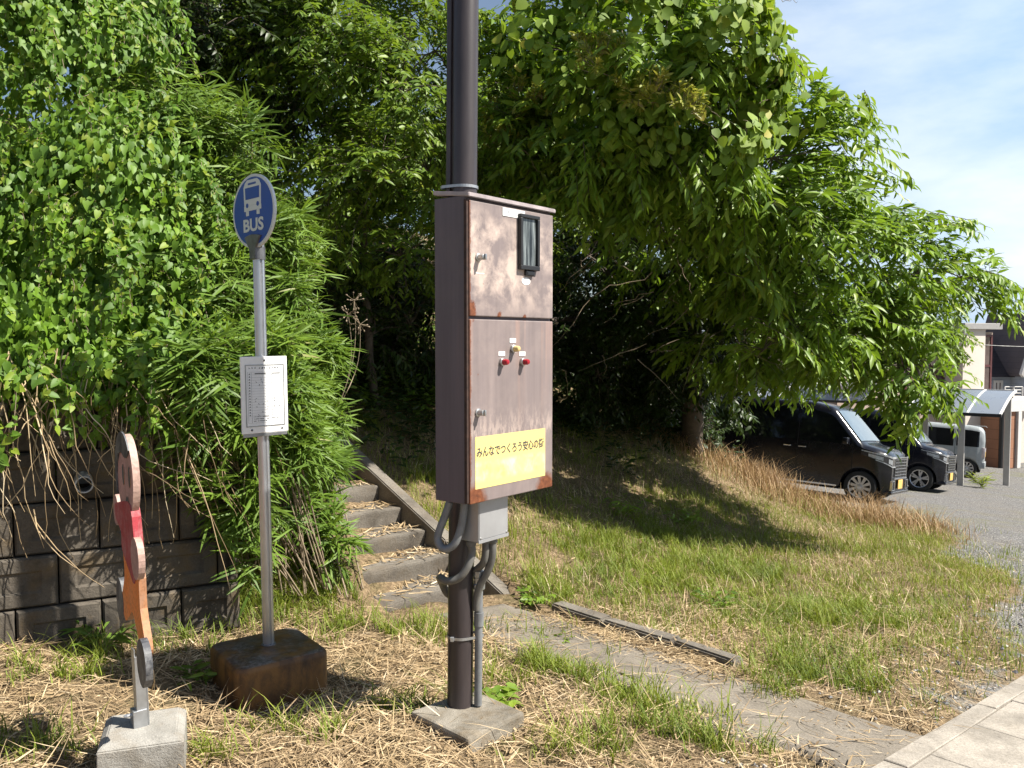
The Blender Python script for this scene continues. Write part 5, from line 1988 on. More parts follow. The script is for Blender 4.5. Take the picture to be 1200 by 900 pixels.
M["bamboo"] = leaf_mat("bamboo_grass_leaf", [(0.0, (0.046, 0.097, 0.013)), (0.5, (0.077, 0.140, 0.019)), (0.94, (0.114, 0.183, 0.027)), (0.97, (0.229, 0.196, 0.090)), (1.0, (0.282, 0.245, 0.130))], (0.160, 0.237, 0.018), 0.32, 0.52, 0.32)
M["young"] = leaf_mat("young_yellow_leaf", [(0.0, (0.13, 0.17, 0.025)), (0.6, (0.22, 0.23, 0.03)), (1.0, (0.34, 0.28, 0.06))], (0.25, 0.26, 0.03), 0.33, 0.45, 0.4)
M["grass"] = leaf_mat("grass_blade", [(0.0, (0.073, 0.117, 0.016)), (0.4, (0.122, 0.173, 0.022)), (0.75, (0.195, 0.214, 0.035)), (0.9, (0.250, 0.225, 0.075)), (1.0, (0.375, 0.275, 0.138))], (0.244, 0.275, 0.025), 0.28, 0.60, 0.32)
M["straw"] = leaf_mat("dry_straw", [(0.0, (0.154, 0.103, 0.059)), (0.4, (0.350, 0.251, 0.142)), (0.8, (0.560, 0.429, 0.266)), (1.0, (0.700, 0.591, 0.418))], (0.307, 0.222, 0.112), 0.12, 0.6, 0.3)
M["red_straw"] = leaf_mat("red_brown_dry_grass", [(0.0, (0.161, 0.092, 0.044)), (0.5, (0.310, 0.196, 0.098)), (1.0, (0.483, 0.356, 0.196))], (0.253, 0.161, 0.069), 0.22, 0.6, 0.3)


def twig_leaves(acc, tw, P0, D0, ln, m, L, W, kind, droop=0.5, sag=0.35, fan=0.9, curl=0.25, mat=0, twr=0.003, rnd_shift=0.0, rosette=0.0, upn=0.8, twmat=0):
    """n twigs from P0 along D0, each carrying m leaves"""
    n = len(P0)
    D0 = nrm(D0)
    ln = np.broadcast_to(np.asarray(ln, float), (n,))
    s = (np.arange(m) + 0.6) / m
    s = s[None, :] * (1 - rosette) + rosette * (0.7 + 0.3 * s[None, :])
    s = np.clip(s + RNG.normal(0, 0.02, (n, m)), 0.02, 1)
    down = np.array([0, 0, -1.0])
    pos = P0[:, None] + D0[:, None] * (ln[:, None] * s)[..., None] + down * (sag * ln[:, None] * s ** 2)[..., None]
    tan = nrm(D0[:, None] + down * (2 * sag * s)[..., None])
    up = np.array([0, 0, 1.0])
    sd_ = nrm(np.cross(tan, up) + 1e-4)
    alt = np.where(np.arange(m) % 2 == 0, 1.0, -1.0)[None, :, None]
    if rosette > 0:
        ang = RNG.random((n, m, 1)) * 2 * PI
        ring = sd_ * np.cos(ang) + np.cross(sd_, tan) * np.sin(ang)
        ld = tan * 0.6 + ring * fan + down * droop * RNG.random((n, m, 1))
    else:
        ld = tan * 0.65 + sd_ * alt * fan + down * (droop * (0.4 + 0.8 * RNG.random((n, m, 1)))) + RNG.normal(0, 0.18, (n, m, 3))
    # the last leaf points onward
    ld = nrm(ld)
    nn = up * upn + RNG.normal(0, 0.35, (n, m, 3)) + np.array([0.25, -0.2, 0.0])
    LL = L * (0.55 + 0.35 * RNG.random((n, 1)) + 0.45 * RNG.random((n, m))) * (1 - 0.35 * np.abs(s - 0.5))
    tr = np.clip(RNG.random((n, 1)) * 0.55 + RNG.random((n, m)) * 0.45 + rnd_shift, 0, 1)
    add_leaves(acc, pos.reshape(-1, 3), ld.reshape(-1, 3), nn.reshape(-1, 3), LL.ravel(), LL.ravel() * (W / L), kind, curl * (0.4 + RNG.random(n * m)), tr.ravel(), mat)
    if tw is not None:
        ss = np.linspace(0, 1, 4)
        path = P0[:, None] + D0[:, None] * (ln[:, None] * ss)[..., None] + down * (sag * ln[:, None] * ss ** 2)[..., None]
        add_tubes(tw, path, twr * np.array([1, 0.8, 0.6, 0.35])[None, :], 3, twmat)


def lobe_points(c, r, n, inner=0.45, squash=0.85, bias=None, clump=10):
    k = max(4, int(clump * r * r + 3))
    cu = sphere_dirs(k)
    if bias is not None:
        cu = nrm(cu + np.array(bias) * RNG.random((k, 1)))
    u = nrm(cu[RNG.integers(0, k, n)] + RNG.normal(0, 0.15 / max(0.45, r), (n, 3)) * np.where(RNG.random((n, 1)) < 0.14, 3.5, 1.0))
    rho = inner + (1 - inner) * RNG.random((n, 1)) ** 0.6
    lump = 1 + 0.16 * np.sin(u[:, :1] * 5 + c[0] * 3) * np.sin(u[:, 1:2] * 4 + c[1] * 5) * np.cos(u[:, 2:3] * 5 + c[2])
    p = np.array(c)[None] + u * rho * r * lump * np.array([1, 1, squash])
    return p, u


def limb(tw, a, b, r0, r1, n=9, wob=0.12, seg=7):
    a, b = np.array(a, float), np.array(b, float)
    t = np.linspace(0, 1, n)
    L = np.linalg.norm(b - a)
    w = RNG.normal(0, wob * L * 0.35, (n, 3))
    w = np.cumsum(w, 0) * 0.4
    w -= w[0] + (w[-1] - w[0]) * t[:, None]
    p = a + (b - a) * t[:, None] + w
    p[:, 2] += 0.10 * L * np.sin(t * PI)
    add_tubes(tw, p[None], (r0 + (r1 - r0) * t)[None], seg)
    return p


def tree(name, label, cat, base, fork, lobes, n_twigs, ln, m, L, W, kind, leafmat, trunk_r=0.1, group=None, droop=0.5, sag=0.35, fan=0.9, rosette=0.0, outward=1.0, downward=0.15, inner=0.45, curl=0.25, rnd_shift=0.0, bias=None, parts=("trunk", "crown"), sub=6, upn=0.8, trunk=True):
    root = thing(name, label, cat, base, 0, group)
    b = np.array(base, float)
    acc, tw = Acc(), Acc()
    cs = [np.array(c, float) for c, r in lobes]
    rs = [r for c, r in lobes]
    fork = np.array(fork, float)
    if trunk:
        limb(tw, b - np.array([0, 0, .2]), fork, trunk_r, trunk_r * 0.72, 10, 0.06, 9)
    nodes = [(fork, trunk_r * 0.6)]
    order = sorted(range(len(cs)), key=lambda i: np.linalg.norm(cs[i] - fork))
    for i in order:
        j = min(range(len(nodes)), key=lambda k: np.linalg.norm(nodes[k][0] - cs[i]) + 0.15 * k * 0)
        r0 = max(0.010, nodes[j][1] * 0.75)
        limb(tw, nodes[j][0], cs[i], r0, max(0.007, r0 * 0.55), 8, 0.12, 6)
        nodes.append((cs[i], max(0.012, r0 * 0.62)))
        for k in range(sub):
            u = sphere_dirs(1)[0]
            limb(tw, cs[i], cs[i] + u * rs[i] * 0.8, 0.008, 0.003, 6, 0.2, 4)
    tot = sum(r ** 2 for r in rs)
    for c, r in zip(cs, rs):
        n = max(6, int(n_twigs * r ** 2 / tot))
        p, u = lobe_points(c, r, n, inner, 0.85, bias)
        d = u * outward + np.array([0, 0, -downward]) + RNG.normal(0, 0.45, (n, 3))
        twig_leaves(acc, tw, p, d, ln * (0.7 + 0.6 * RNG.random(n)), m, L, W, kind, droop, sag, fan, curl, 0, 0.0032, rnd_shift, rosette, upn)
    for a in (acc, tw):
        a.V = [v - b.astype(np.float32) for v in a.V]
    tw.build(parts[0], M["bark"], root)
    acc.build(parts[1], leafmat, root)
    return root


def A(u, v, y):
    p = at(u, v, y)
    return (p.x, p.y, p.z)


def base_at(u, y):
    x = (u - 600) / FPX * y
    return (x, y, Hs(x, y) - 0.03)


# the big tree that leans out over the car park
B = base_at(812, 13.6)
big = tree("chestnut_tree", "large overhanging tree with long drooping leaves, its branch reaching over the black vans", "tree", B, A(800, 330, 11.6),
     [(A(*p), r) for p, r in (((700, 140, 8.3), .9), ((780, 70, 7.9), .9), ((845, 130, 7.8), .78), ((905, 185, 8.0), .68), ((935, 250, 8.3), .58), ((960, 165, 8.6), .45),
      ((650, 190, 8.8), .62), ((745, 200, 8.4), .6), ((830, 200, 8.2), .62), ((870, 290, 9.4), .60), ((965, 300, 8.6), .55), ((1010, 255, 9.0), .30), ((1025, 300, 9.0), .45),
      ((1085, 268, 9.3), .28), ((1075, 320, 9.3), .42), ((1125, 325, 9.6), .28), ((1160, 335, 9.8), .16), ((1055, 375, 9.2), .42), ((1060, 430, 9.0), .32), ((1068, 470, 9.1), .26), ((1100, 455, 9.2), .18), ((1040, 395, 9.0), .34), ((1090, 425, 9.2), .22),
      ((985, 375, 8.8), .5), ((930, 385, 8.6), .40), ((920, 340, 8.8), .5), ((985, 405, 8.8), .26), ((895, 410, 8.7), .22), ((1000, 390, 11.0), .7), ((930, 400, 11.3), .6), ((870, 380, 11.0), .8), ((960, 330, 10.6), .8), ((880, 260, 10.4), 1.0), ((780, 280, 10.6), .9), ((830, 300, 10.4), .6), ((690, 60, 8.8), .85), ((840, 50, 9.0), .5), ((620, 130, 9.8), .5), ((700, 205, 8.4), .5), ((640, 150, 8.6), .5), ((790, 235, 8.4), .45), ((870, 240, 8.3), .42), ((600, 200, 9.2), .45))],
     4100, 0.34, 10, 0.16, 0.046, "lance", M["chestnut"], 0.19, None, 0.34, 0.24, 0.9, outward=1.0, downward=-0.05, inner=0.3, curl=0.28)

# long fronds drooping in front of the vans and into the sky
acc, tw = Acc(), Acc()
P0, D0 = [], []
for (u, v, y, du, dv, k) in ((900, 360, 8.3, 60, 60, 7), (950, 370, 8.4, 20, 60, 7), (1040, 330, 9.0, 110, -15, 9), (1085, 255, 9.3, 60, -25, 6), (1130, 330, 9.6, 70, 5, 9), (1140, 345, 9.7, 55, 25, 5), (1000, 190, 8.8, 60, 20, 5), (1065, 430, 9.0, 35, 50, 5), (870, 310, 8.2, 50, 60, 6), (800, 180, 7.5, 20, 60, 9), (690, 180, 7.7, 0, 60, 8), (860, 175, 7.4, 20, 60, 9), (1045, 455, 9.0, 25, 45, 6), (1085, 450, 9.1, 30, 40, 6), (750, 190, 7.6, 10, 60, 7), (915, 70, 8.5, 30, 40, 5), (990, 120, 8.6, 30, 30, 5)):
    for q in range(k):
        a = np.array(A(u + random.uniform(-25, 25), v + random.uniform(-18, 18), y + random.uniform(-.3, .3)))
        c = np.array(A(u + du + random.uniform(-15, 15), v + dv * 0.6 + random.uniform(-15, 15), y - 0.1 + random.uniform(-.3, .3)))
        P0.append(a)
        D0.append(c - a)
P0, D0 = np.array(P0), np.array(D0)
ln = np.clip(np.linalg.norm(D0, axis=1) * 1.05, 0.3, 0.9)
twig_leaves(acc, tw, P0, D0, ln, 15, 0.175, 0.046, "lance", 0.55, 0.25, 0.8, 0.3, twr=0.005, rnd_shift=0.12)
for a_ in (acc, tw):
    a_.V = [v - np.array(B, np.float32) for v in a_.V]
acc.build("drooping_fronds", M["chestnut"], big)
tw.build("frond_stems", M["bark"], big)

dead = Acc()
pth_ = []
for q in range(45):
    a = np.array(A(random.uniform(640, 900), random.uniform(250, 430), random.uniform(8.8, 10.6)))
    dv = sphere_dirs(1)[0] * np.array([1, .4, .6]) + np.array([0, 0, -0.5])
    t = np.linspace(0, 1, 7)[:, None]
    pth_.append(a + dv * random.uniform(.25, .8) * t + np.cumsum(RNG.normal(0, .02, (7, 3)), 0))
add_tubes(dead, np.array(pth_), np.linspace(.0045, .0015, 7)[None], 4)
dead.V = [v - np.array(B, np.float32) for v in dead.V]
dead.build("dead_twigs", M["twig"], big)

# kudzu draped over its top
acc, tw = Acc(), Acc()
for p, r, n in (((700, 40, 7.9), .92, 330), ((790, 20, 7.5), .88, 400), ((855, 75, 7.4), .58, 280), ((912, 125, 7.7), .45, 120), ((620, 100, 8.8), .6, 150), ((760, 130, 7.6), .55, 130), ((840, 145, 7.3), .5, 130), ((650, 190, 8.6), .5, 60), ((985, 130, 8.4), .28, 30), ((655, 20, 8.8), .5, 110)):
    c = A(*p)
    n = int(n * 2.5)
    q, u = lobe_points(c, r, n, 0.75, 0.9, (0.15, -0.5, 0.35))
    nn = u * 0.7 + np.array([0.35, -0.25, 0.6]) + RNG.normal(0, 0.35, (n, 3))
    dd = np.cross(nn, RNG.normal(0, 1, (n, 3))) * 0.6 + np.array([0, -0.2, -0.75])
    LL = 0.055 + 0.07 * RNG.random(n)
    add_leaves(acc, q, dd, nn, LL, LL * 0.92, "round", 0.18, RNG.random(n))
    k = n // 16
    wk = RNG.normal(0, .013, (k, 1, 3)) + RNG.normal(0, .012, (k, 9, 3)) - u[:k, None] * 0.02
    add_tubes(tw, q[:k, None] * 1.0 + np.cumsum(wk, 1), np.linspace(.0032, .0015, 9)[None], 4)
kz_ = thing("kudzu_vine", "broad round leaved kudzu vine smothering the top of the large tree", "vine", A(790, 60, 8.3))
o_ = np.array(kz_.location, np.float32)
for a_ in (acc, tw):
    a_.V = [v - o_ for v in a_.V]
acc.build("leaves", M["kudzu"], kz_)
tw.build("stems", M["twig"], kz_)

# yellow flushing shoots in the middle
for (lab, pts) in (("yellow green young shoots glowing among the kudzu at the middle of the big tree", ((705, 70, 7.0, .14), (770, 115, 6.95, .16), (800, 125, 6.9, .12), (750, 105, 7.0, .14), (690, 65, 7.1, .11))),
                   ("yellow young shoots low on the big tree near the brown cabinet's top", ((610, 115, 8.2, .16), (590, 135, 8.3, .15), (585, 170, 8.3, .14), (640, 125, 8.1, .14)))):
    acc, tw = Acc(), Acc()
    c0_ = np.array(A(*pts[0][:3]))
    for (u, v, y, r) in pts:
        p, d = lobe_points(A(u, v, y), r, 22, 0.2)
        twig_leaves(acc, tw, p, d + np.array([0.2, -.3, .8]), 0.12, 9, 0.075, 0.022, "lance", 0.1, 0.0, 0.8, 0.1, rosette=0.4, upn=0.5)
    r_ = thing("young_shoots", lab, "shrub", c0_)
    for a_ in (acc, tw):
        a_.V = [v - c0_.astype(np.float32) for v in a_.V]
    acc.build("leaves", M["young"], r_)
    tw.build("stems", M["twig"], r_)

# woodland behind, on the bank
g_w = "trees on the wooded bank"
tree("broadleaf_tree", "sunlit glossy leaved tree behind the blue bus sign", "tree", base_at(445, 9.3), A(400, 160, 8.9),
     [(A(*p), r) for p, r in (((385, 60, 8.4), .85), ((470, 110, 8.3), .8), ((335, 150, 8.4), .7), ((445, 210, 8.1), .7), ((510, 60, 8.7), .75), ((430, 0, 8.7), 1.0), ((500, 200, 8.5), .55), ((385, 250, 8.5), .6), ((470, 300, 8.7), .5), ((540, 130, 9.2), .6), ((340, 30, 8.6), .6))],
     2700, 0.26, 9, 0.105, 0.036, "lance", M["broad"], 0.05, g_w, 0.35, 0.15, 0.95, inner=0.35)
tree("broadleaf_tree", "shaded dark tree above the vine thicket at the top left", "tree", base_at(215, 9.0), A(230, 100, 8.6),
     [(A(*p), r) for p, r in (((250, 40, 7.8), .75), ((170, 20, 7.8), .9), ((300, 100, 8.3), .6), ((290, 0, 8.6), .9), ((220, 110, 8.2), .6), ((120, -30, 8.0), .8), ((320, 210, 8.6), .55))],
     1900, 0.25, 9, 0.095, 0.034, "lance", M["shade_dark_leaf"], 0.11, g_w, 0.3, 0.15, 0.9, inner=0.35, bias=(-0.3, 0, 0))
tree("broadleaf_tree", "pale green tree peeping out behind the upper part of the dark steel pole", "tree", base_at(575, 11.5), A(575, 260, 11.2),
     [(A(*p), r) for p, r in (((590, 130, 10.6), .75), ((575, 190, 10.2), .65), ((625, 110, 11.2), .6), ((540, 240, 10.4), .7), ((620, 240, 10.4), .7), ((600, 300, 10.4), .6), ((560, 100, 11.0), .5), ((560, 190, 9.4), .45), ((555, 260, 9.6), .45))],
     1700, 0.24, 8, 0.095, 0.036, "lance", M["broad"], 0.10, g_w, 0.35, 0.15, 0.9, inner=0.35, rnd_shift=0.12)
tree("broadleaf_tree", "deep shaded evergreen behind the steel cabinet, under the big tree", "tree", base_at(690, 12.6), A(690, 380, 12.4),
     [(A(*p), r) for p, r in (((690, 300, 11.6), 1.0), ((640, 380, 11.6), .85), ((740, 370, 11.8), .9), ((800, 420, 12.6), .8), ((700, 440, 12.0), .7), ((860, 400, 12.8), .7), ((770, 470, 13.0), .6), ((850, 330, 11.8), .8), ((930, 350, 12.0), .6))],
     3800, 0.26, 8, 0.11, 0.04, "lance", M["shade_dark_leaf"], 0.12, g_w, 0.4, 0.2, 0.9, inner=0.2)
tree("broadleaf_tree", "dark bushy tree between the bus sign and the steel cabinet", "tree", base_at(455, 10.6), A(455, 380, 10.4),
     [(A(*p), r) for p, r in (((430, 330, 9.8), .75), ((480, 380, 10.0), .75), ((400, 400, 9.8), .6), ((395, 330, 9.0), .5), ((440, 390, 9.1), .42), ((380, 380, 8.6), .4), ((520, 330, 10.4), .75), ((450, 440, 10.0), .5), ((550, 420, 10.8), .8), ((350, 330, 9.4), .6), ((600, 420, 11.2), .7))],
     2000, 0.24, 8, 0.095, 0.034, "lance", M["shade_dark_leaf"], 0.09, g_w, 0.35, 0.15, 0.9, inner=0.2)
tree("broadleaf_tree", "tall tree at the back of the wood against the sky", "tree", base_at(420, 16.0), A(420, 60, 15.6),
     [(A(*p), r) for p, r in (((420, 0, 14.5), 1.9), ((300, 60, 14.5), 1.8), ((500, 80, 14.8), 1.2), ((200, 0, 14.5), 2.0), ((380, 200, 14.0), 1.7), ((520, 200, 14.5), 1.3), ((90, 60, 14.0), 2.0), ((250, 220, 13.5), 1.6), ((560, 150, 15.0), .9), ((480, 150, 15.0), 1.3), ((540, 240, 15.0), 1.2), ((430, 260, 14.6), 1.2), ((670, 80, 16.0), 1.1), ((760, 40, 16.0), 1.2), ((820, 60, 16.0), .9))],
     5600, 0.34, 8, 0.17, 0.06, "lance", M["broad"], 0.2, g_w, 0.35, 0.15, 0.9, inner=0.3)
tree("broadleaf_tree", "broad tree filling the dark wood behind the overhanging tree", "tree", base_at(760, 17.0), A(740, 250, 16.6),
     [(A(*p), r) for p, r in (((700, 250, 15.5), 1.9), ((800, 180, 15.5), 1.6), ((850, 330, 15.8), 1.5), ((740, 400, 15.8), 1.6), ((640, 360, 15.0), 1.5), ((900, 260, 16.0), 1.2), ((620, 200, 15.6), 1.3), ((850, 440, 16.4), 1.0))],
     4600, 0.34, 8, 0.17, 0.07, "lance", M["shade_dark_leaf"], 0.22, g_w, 0.35, 0.15, 0.9, inner=0.3)
tree("shrub", "black shaded shrub beside the tail of the nearest black van", "shrub", base_at(822, 14.4), A(822, 520, 14.4),
     [(A(*p), r) for p, r in (((800, 500, 13.8), .45), ((812, 452, 14.2), .45), ((775, 505, 13.4), .45), ((790, 455, 13.8), .5), ((818, 515, 14.0), .3))],
     1300, 0.24, 8, 0.10, 0.034, "lance", M["shade_dark_leaf"], 0.04, None, 0.35, 0.15, 0.9, inner=0.2, parts=("stems", "foliage"))
tree("broadleaf_tree", "distant round tree seen through the leaves over the carport", "tree", base_at(1075, 30.0), A(1075, 400, 30),
     [(A(*p), r) for p, r in (((1075, 370, 29.5), 1.6), ((1040, 395, 29.5), 1.3), ((1110, 390, 29.8), 1.1))],
     900, 0.4, 8, 0.2, 0.09, "diamond", M["broad"], 0.15, g_w, 0.3, 0.1, 0.9, inner=0.4)

# ---- the vine thicket hanging over the wall
vt = thing("vine_thicket", "heart leaved vine thicket tumbling over the block wall at the far left", "vine", (-2.7, 5.6, Hs(-2.7, 5.6)))
vo = np.array(vt.location, np.float32)
acc, tw = Acc(), Acc()
VL = [(A(*p), r) for p, r in (((50, 110, 5.4), .72), ((30, 300, 5.0), .55), ((125, 230, 5.1), .55), ((170, 320, 4.95), .42), ((90, 390, 4.75), .36), ((15, 420, 4.6), .34), ((175, 190, 5.3), .45), ((150, 415, 4.75), .26), ((90, 10, 5.8), .65), ((215, 250, 5.3), .34), ((-70, 250, 5.0), .65), ((-40, 80, 5.6), .8), ((205, 380, 4.9), .26), ((60, 455, 4.35), .20), ((130, 440, 4.4), .20), ((10, 455, 4.15), .22), ((-30, 380, 4.3), .35), ((200, 420, 4.55), .22), ((165, 460, 4.4), .12))]
for c, r in VL:
    n = int(980 * r * r / 0.25)
    q, u = lobe_points(c, r, n, 0.5, 0.95, (0.1, -0.35, 0.1), 22)
    nn = u * 0.6 + np.array([0.45, -0.45, 0.5]) + RNG.normal(0, 0.38, (n, 3))
    dd = np.array([0, -0.15, -1.0]) + RNG.normal(0, 0.35, (n, 3)) + u * 0.25
    LL = 0.030 + 0.034 * RNG.random(n)
    add_leaves(acc, q, dd, nn, LL, LL * 0.72, "heart", 0.2, np.clip(RNG.random(n), 0, 1))
    # trailing strands with paired leaves
    k = max(6, int(62 * r * r / 0.25))
    q, u = lobe_points(c, r, k, 0.9, 0.95, (0.15, -0.8, 0.1))
    ml = 12
    t = np.linspace(0, 1, ml)
    ll = 0.12 + 0.30 * RNG.random(k) ** 1.5
    st_dir = nrm(u * np.array([1, 1, 0.2]) + np.array([0.1, -0.4, 0.1]))
    path = q[:, None] + st_dir[:, None] * (0.10 * np.sin(t * PI * 0.6))[None, :, None] * 1.0 + np.array([0, 0, -1.0]) * (ll[:, None] * t ** 1.3)[..., None] + np.cumsum(RNG.normal(0, 0.008, (k, ml, 3)), 1)
    add_tubes(tw, path, 0.0018, 3)
    pp_ = np.repeat(path, 2, 1).reshape(-1, 3)
    n2 = len(pp_)
    d2 = np.array([0, -0.2, -0.7]) + RNG.normal(0, 0.6, (n2, 3))
    nn = np.repeat(st_dir, ml * 2, 0) * 0.8 + np.array([0.3, -0.3, 0.45]) + RNG.normal(0, 0.3, (n2, 3))
    LL = 0.028 + 0.028 * RNG.random(n2)
    add_leaves(acc, pp_, d2, nn, LL, LL * 0.72, "heart", 0.2, np.clip(RNG.random(n2) + 0.12, 0, 1))
for a_ in (acc, tw):
    a_.V = [v - vo for v in a_.V]
acc.build("leaves", M["vine"], vt)
tw.build("stems", M["twig"], vt)

# dry stalks hanging down the wall and lying at its foot
acc = Acc()
pth_ = []
for (u, v, y, du, dv) in ((55, 430, 4.45, 20, 130), (30, 450, 4.4, 60, 150), (100, 440, 4.5, 50, 90), (75, 470, 4.4, -20, 110), (20, 480, 4.35, 10, 170), (140, 470, 4.4, 25, 60), (205, 430, 4.5, 30, 150), (215, 420, 4.5, 60, 190), (230, 440, 4.6, -30, 120), (200, 470, 4.5, 90, 240), (12, 430, 4.35, 0, 190), (250, 480, 4.6, 40, 130), (185, 450, 4.5, 60, 30), (40, 600, 4.2, 100, 85), (230, 500, 4.4, -20, 90), (60, 440, 4.4, 30, 200)):
    for q in range(2):
        a = np.array(A(u + random.uniform(-12, 12), v + random.uniform(-15, 15), y + random.uniform(-.08, .08)))
        c = np.array(A(u + du + random.uniform(-25, 25), v + dv * random.uniform(.7, 1.05), y - random.uniform(.02, .22)))
        t = np.linspace(0, 1, 9)[:, None]
        pts = a + (c - a) * t + np.array([random.uniform(-.08, .08), -0.06, 0]) * np.sin(t * PI)
        pts += np.cumsum(RNG.normal(0, 0.006, (9, 3)), 0)
        pth_.append(pts)
for q in range(95):
    u, v = random.uniform(-30, 270), random.uniform(410, 500)
    y = 4.10 + 0.0021 * max(0, u) + random.uniform(-.05, .12)
    a = np.array(A(u, v, y))
    c = np.array(A(u + random.gauss(15, 38), v + random.uniform(50, 190), y - random.uniform(0, .12)))
    t = np.linspace(0, 1, 9)[:, None]
    pts = a + (c - a) * t + np.array([random.uniform(-.10, .10), -0.08, 0]) * np.sin(t * PI) + np.cumsum(RNG.normal(0, 0.009, (9, 3)), 0)
    pth_.append(pts)
add_tubes(acc, np.array(pth_), np.linspace(0.0038, 0.0013, 9)[None], 5)
acc2 = acc.build("dry_stalks", M["straw"], None)
tag(acc2, "pale dry stalks dangling from the vines down the face of the block wall", "dry stalks", kind="stuff")

# ---- dwarf bamboo clumps
def bamboo(label, base, lobes, n, group="dwarf bamboo clumps beside the stairs", L=0.175, W=0.0145):
    root = thing("dwarf_bamboo", label, "bamboo", base, 0, group)
    b = np.array(base, np.float32)
    acc, tw = Acc(), Acc()
    tot = sum(r * r for c, r in lobes)
    for c, r in lobes:
        k = max(8, int(1.35 * n * r * r / tot))
        p, u = lobe_points(c, r, k, 0.25, 1.0, (0.25, -0.3, 0.2))
        d = u * np.array([1, 1, 0.5]) + np.array([0.30, -0.30, 0.42]) + RNG.normal(0, 0.65, (k, 3))
        twig_leaves(acc, tw, p, d, 0.13, 7, L, W, "strip", 0.55 * RNG.random((k, 1, 1)) ** 1.6 - 0.1, 0.06, 0.68, 0.35, twr=0.0022, upn=0.5)
        nc = max(3, int(9 * r))
        for q in range(nc):
            e = np.array(c) + sphere_dirs(1)[0] * r * 0.7
            a = b + np.array([random.uniform(-.25, .25), random.uniform(-.15, .15), -0.05])
            t = np.linspace(0, 1, 9)[:, None]
            pts = a + (e - a) * t
            pts[:, 2] += 0.25 * np.sin(t[:, 0] * PI) * r
            add_tubes(tw, pts[None], np.linspace(0.006, 0.002, 9)[None], 5)
    for a_ in (acc, tw):
        a_.V = [v - b for v in a_.V]
    tw.build("culms", M["twig"], root)
    acc.build("leaves", M["bamboo"], root)


def bb(u, v, y):
    return A(u, v, y)


bamboo("tall dwarf bamboo clump above the wall, left of the bus sign", (-1.95, 5.5, Hs(-1.95, 5.5)), [(bb(*p), r) for p, r in (((235, 150, 5.7), .34), ((270, 190, 5.6), .30), ((255, 260, 5.4), .34), ((225, 330, 5.1), .28), ((250, 390, 5.0), .28), ((200, 130, 5.8), .3))], 560)
bamboo("dense dwarf bamboo clump right behind the timetable board", (-1.55, 5.75, Hs(-1.55, 5.75)), [(bb(*p), r) for p, r in (((315, 285, 5.7), .28), ((325, 350, 5.6), .30), ((310, 370, 5.4), .30), ((335, 425, 5.6), .28), ((305, 450, 5.3), .26), ((335, 500, 5.5), .22), ((335, 270, 5.8), .18))], 680)
bamboo("low dwarf bamboo clump at the end of the block wall", (-1.35, 5.15, Hs(-1.35, 5.15) + 0.0), [(bb(*p), r) for p, r in (((265, 470, 4.8), .26), ((315, 540, 5.0), .26), ((325, 580, 5.1), .18), ((300, 500, 4.9), .25), ((270, 560, 4.65), .16), ((215, 430, 4.6), .2), ((240, 500, 4.6), .16), ((290, 590, 4.75), .13), ((310, 480, 4.8), .2), ((255, 440, 4.6), .2), ((320, 430, 4.8), .16), ((340, 470, 5.0), .13), ((330, 500, 4.8), .15), ((345, 540, 4.9), .10), ((290, 650, 4.7), .09))], 900)
bamboo("sparse dwarf bamboo sprig hiding the left edge of the stairs", (-1.15, 5.3, Hs(-1.2, 5.2)), [(bb(*p), r) for p, r in (((370, 490, 5.9), .14), ((365, 550, 5.6), .14), ((360, 610, 5.4), .14), ((385, 640, 5.3), .09), ((365, 460, 6.0), .13))], 230, L=0.17)

# withered umbels beside the bamboo
acc, tw = Acc(), Acc()
bx = np.array(A(395, 480, 6.3))
for (u, v) in ((408, 368), (422, 380), (415, 352)):
    e = np.array(A(u, v, 6.3))
    t = np.linspace(0, 1, 8)[:, None]
    add_tubes(tw, (bx + (e - bx) * t + np.array([0.06, 0, 0]) * np.sin(t * PI))[None], np.linspace(.004, .002, 8)[None], 5)
    u_ = sphere_dirs(16)
    ends = e + u_ * 0.06
    tt_ = np.linspace(0, 1, 3)[None, :, None]
    add_tubes(tw, e + (ends - e)[:, None] * tt_, 0.0016, 3)
    add_tubes(tw, ends[:, None] + (u_ * 0.018)[:, None] * tt_, np.array([.002, .007, .002])[None], 5)
tw.V = [v - bx.astype(np.float32) for v in tw.V]
wu = thing("withered_umbel", "withered brown seed heads on thin stalks at the top of the stairs", "plant", bx)
tw.build("stalks", M["twig"], wu)

# ---- undergrowth on the dark bank
acc, tw = Acc(), Acc()
N = 5200
X = RNG.uniform(-4.5, 5.5, N * 3)
Y = RNG.uniform(7.0, 20, N * 3)
d = hilld(X, Y)
q_, t_ = path_uv(X, Y)
keep = (d > 2.15 + 0.4 * np.sin(X * 3) + 0.3 * np.sin(Y * 2.3)) & (q_ > 0.3) & (lotmask(X, Y) > 0.9) & (RNG.random(N * 3) < np.clip((d - 1.9) * 0.8, 0.15, 1))
X, Y = X[keep][:N], Y[keep][:N]
P = np.stack([X, Y, H(X, Y)], -1)
D = np.stack([RNG.normal(0.2, .5, len(X)), RNG.normal(-0.4, .5, len(X)), np.ones(len(X))], -1)
twig_leaves(acc, tw, P, D, 0.25 + 0.35 * RNG.random(len(X)), 8, 0.10, 0.032, "lance", 0.4, 0.2, 0.9, 0.25)
ug = acc.build("undergrowth", M["shade_dark_leaf"])
tag(ug, "dark leafy undergrowth covering the shaded bank below the trees", "undergrowth", kind="stuff")

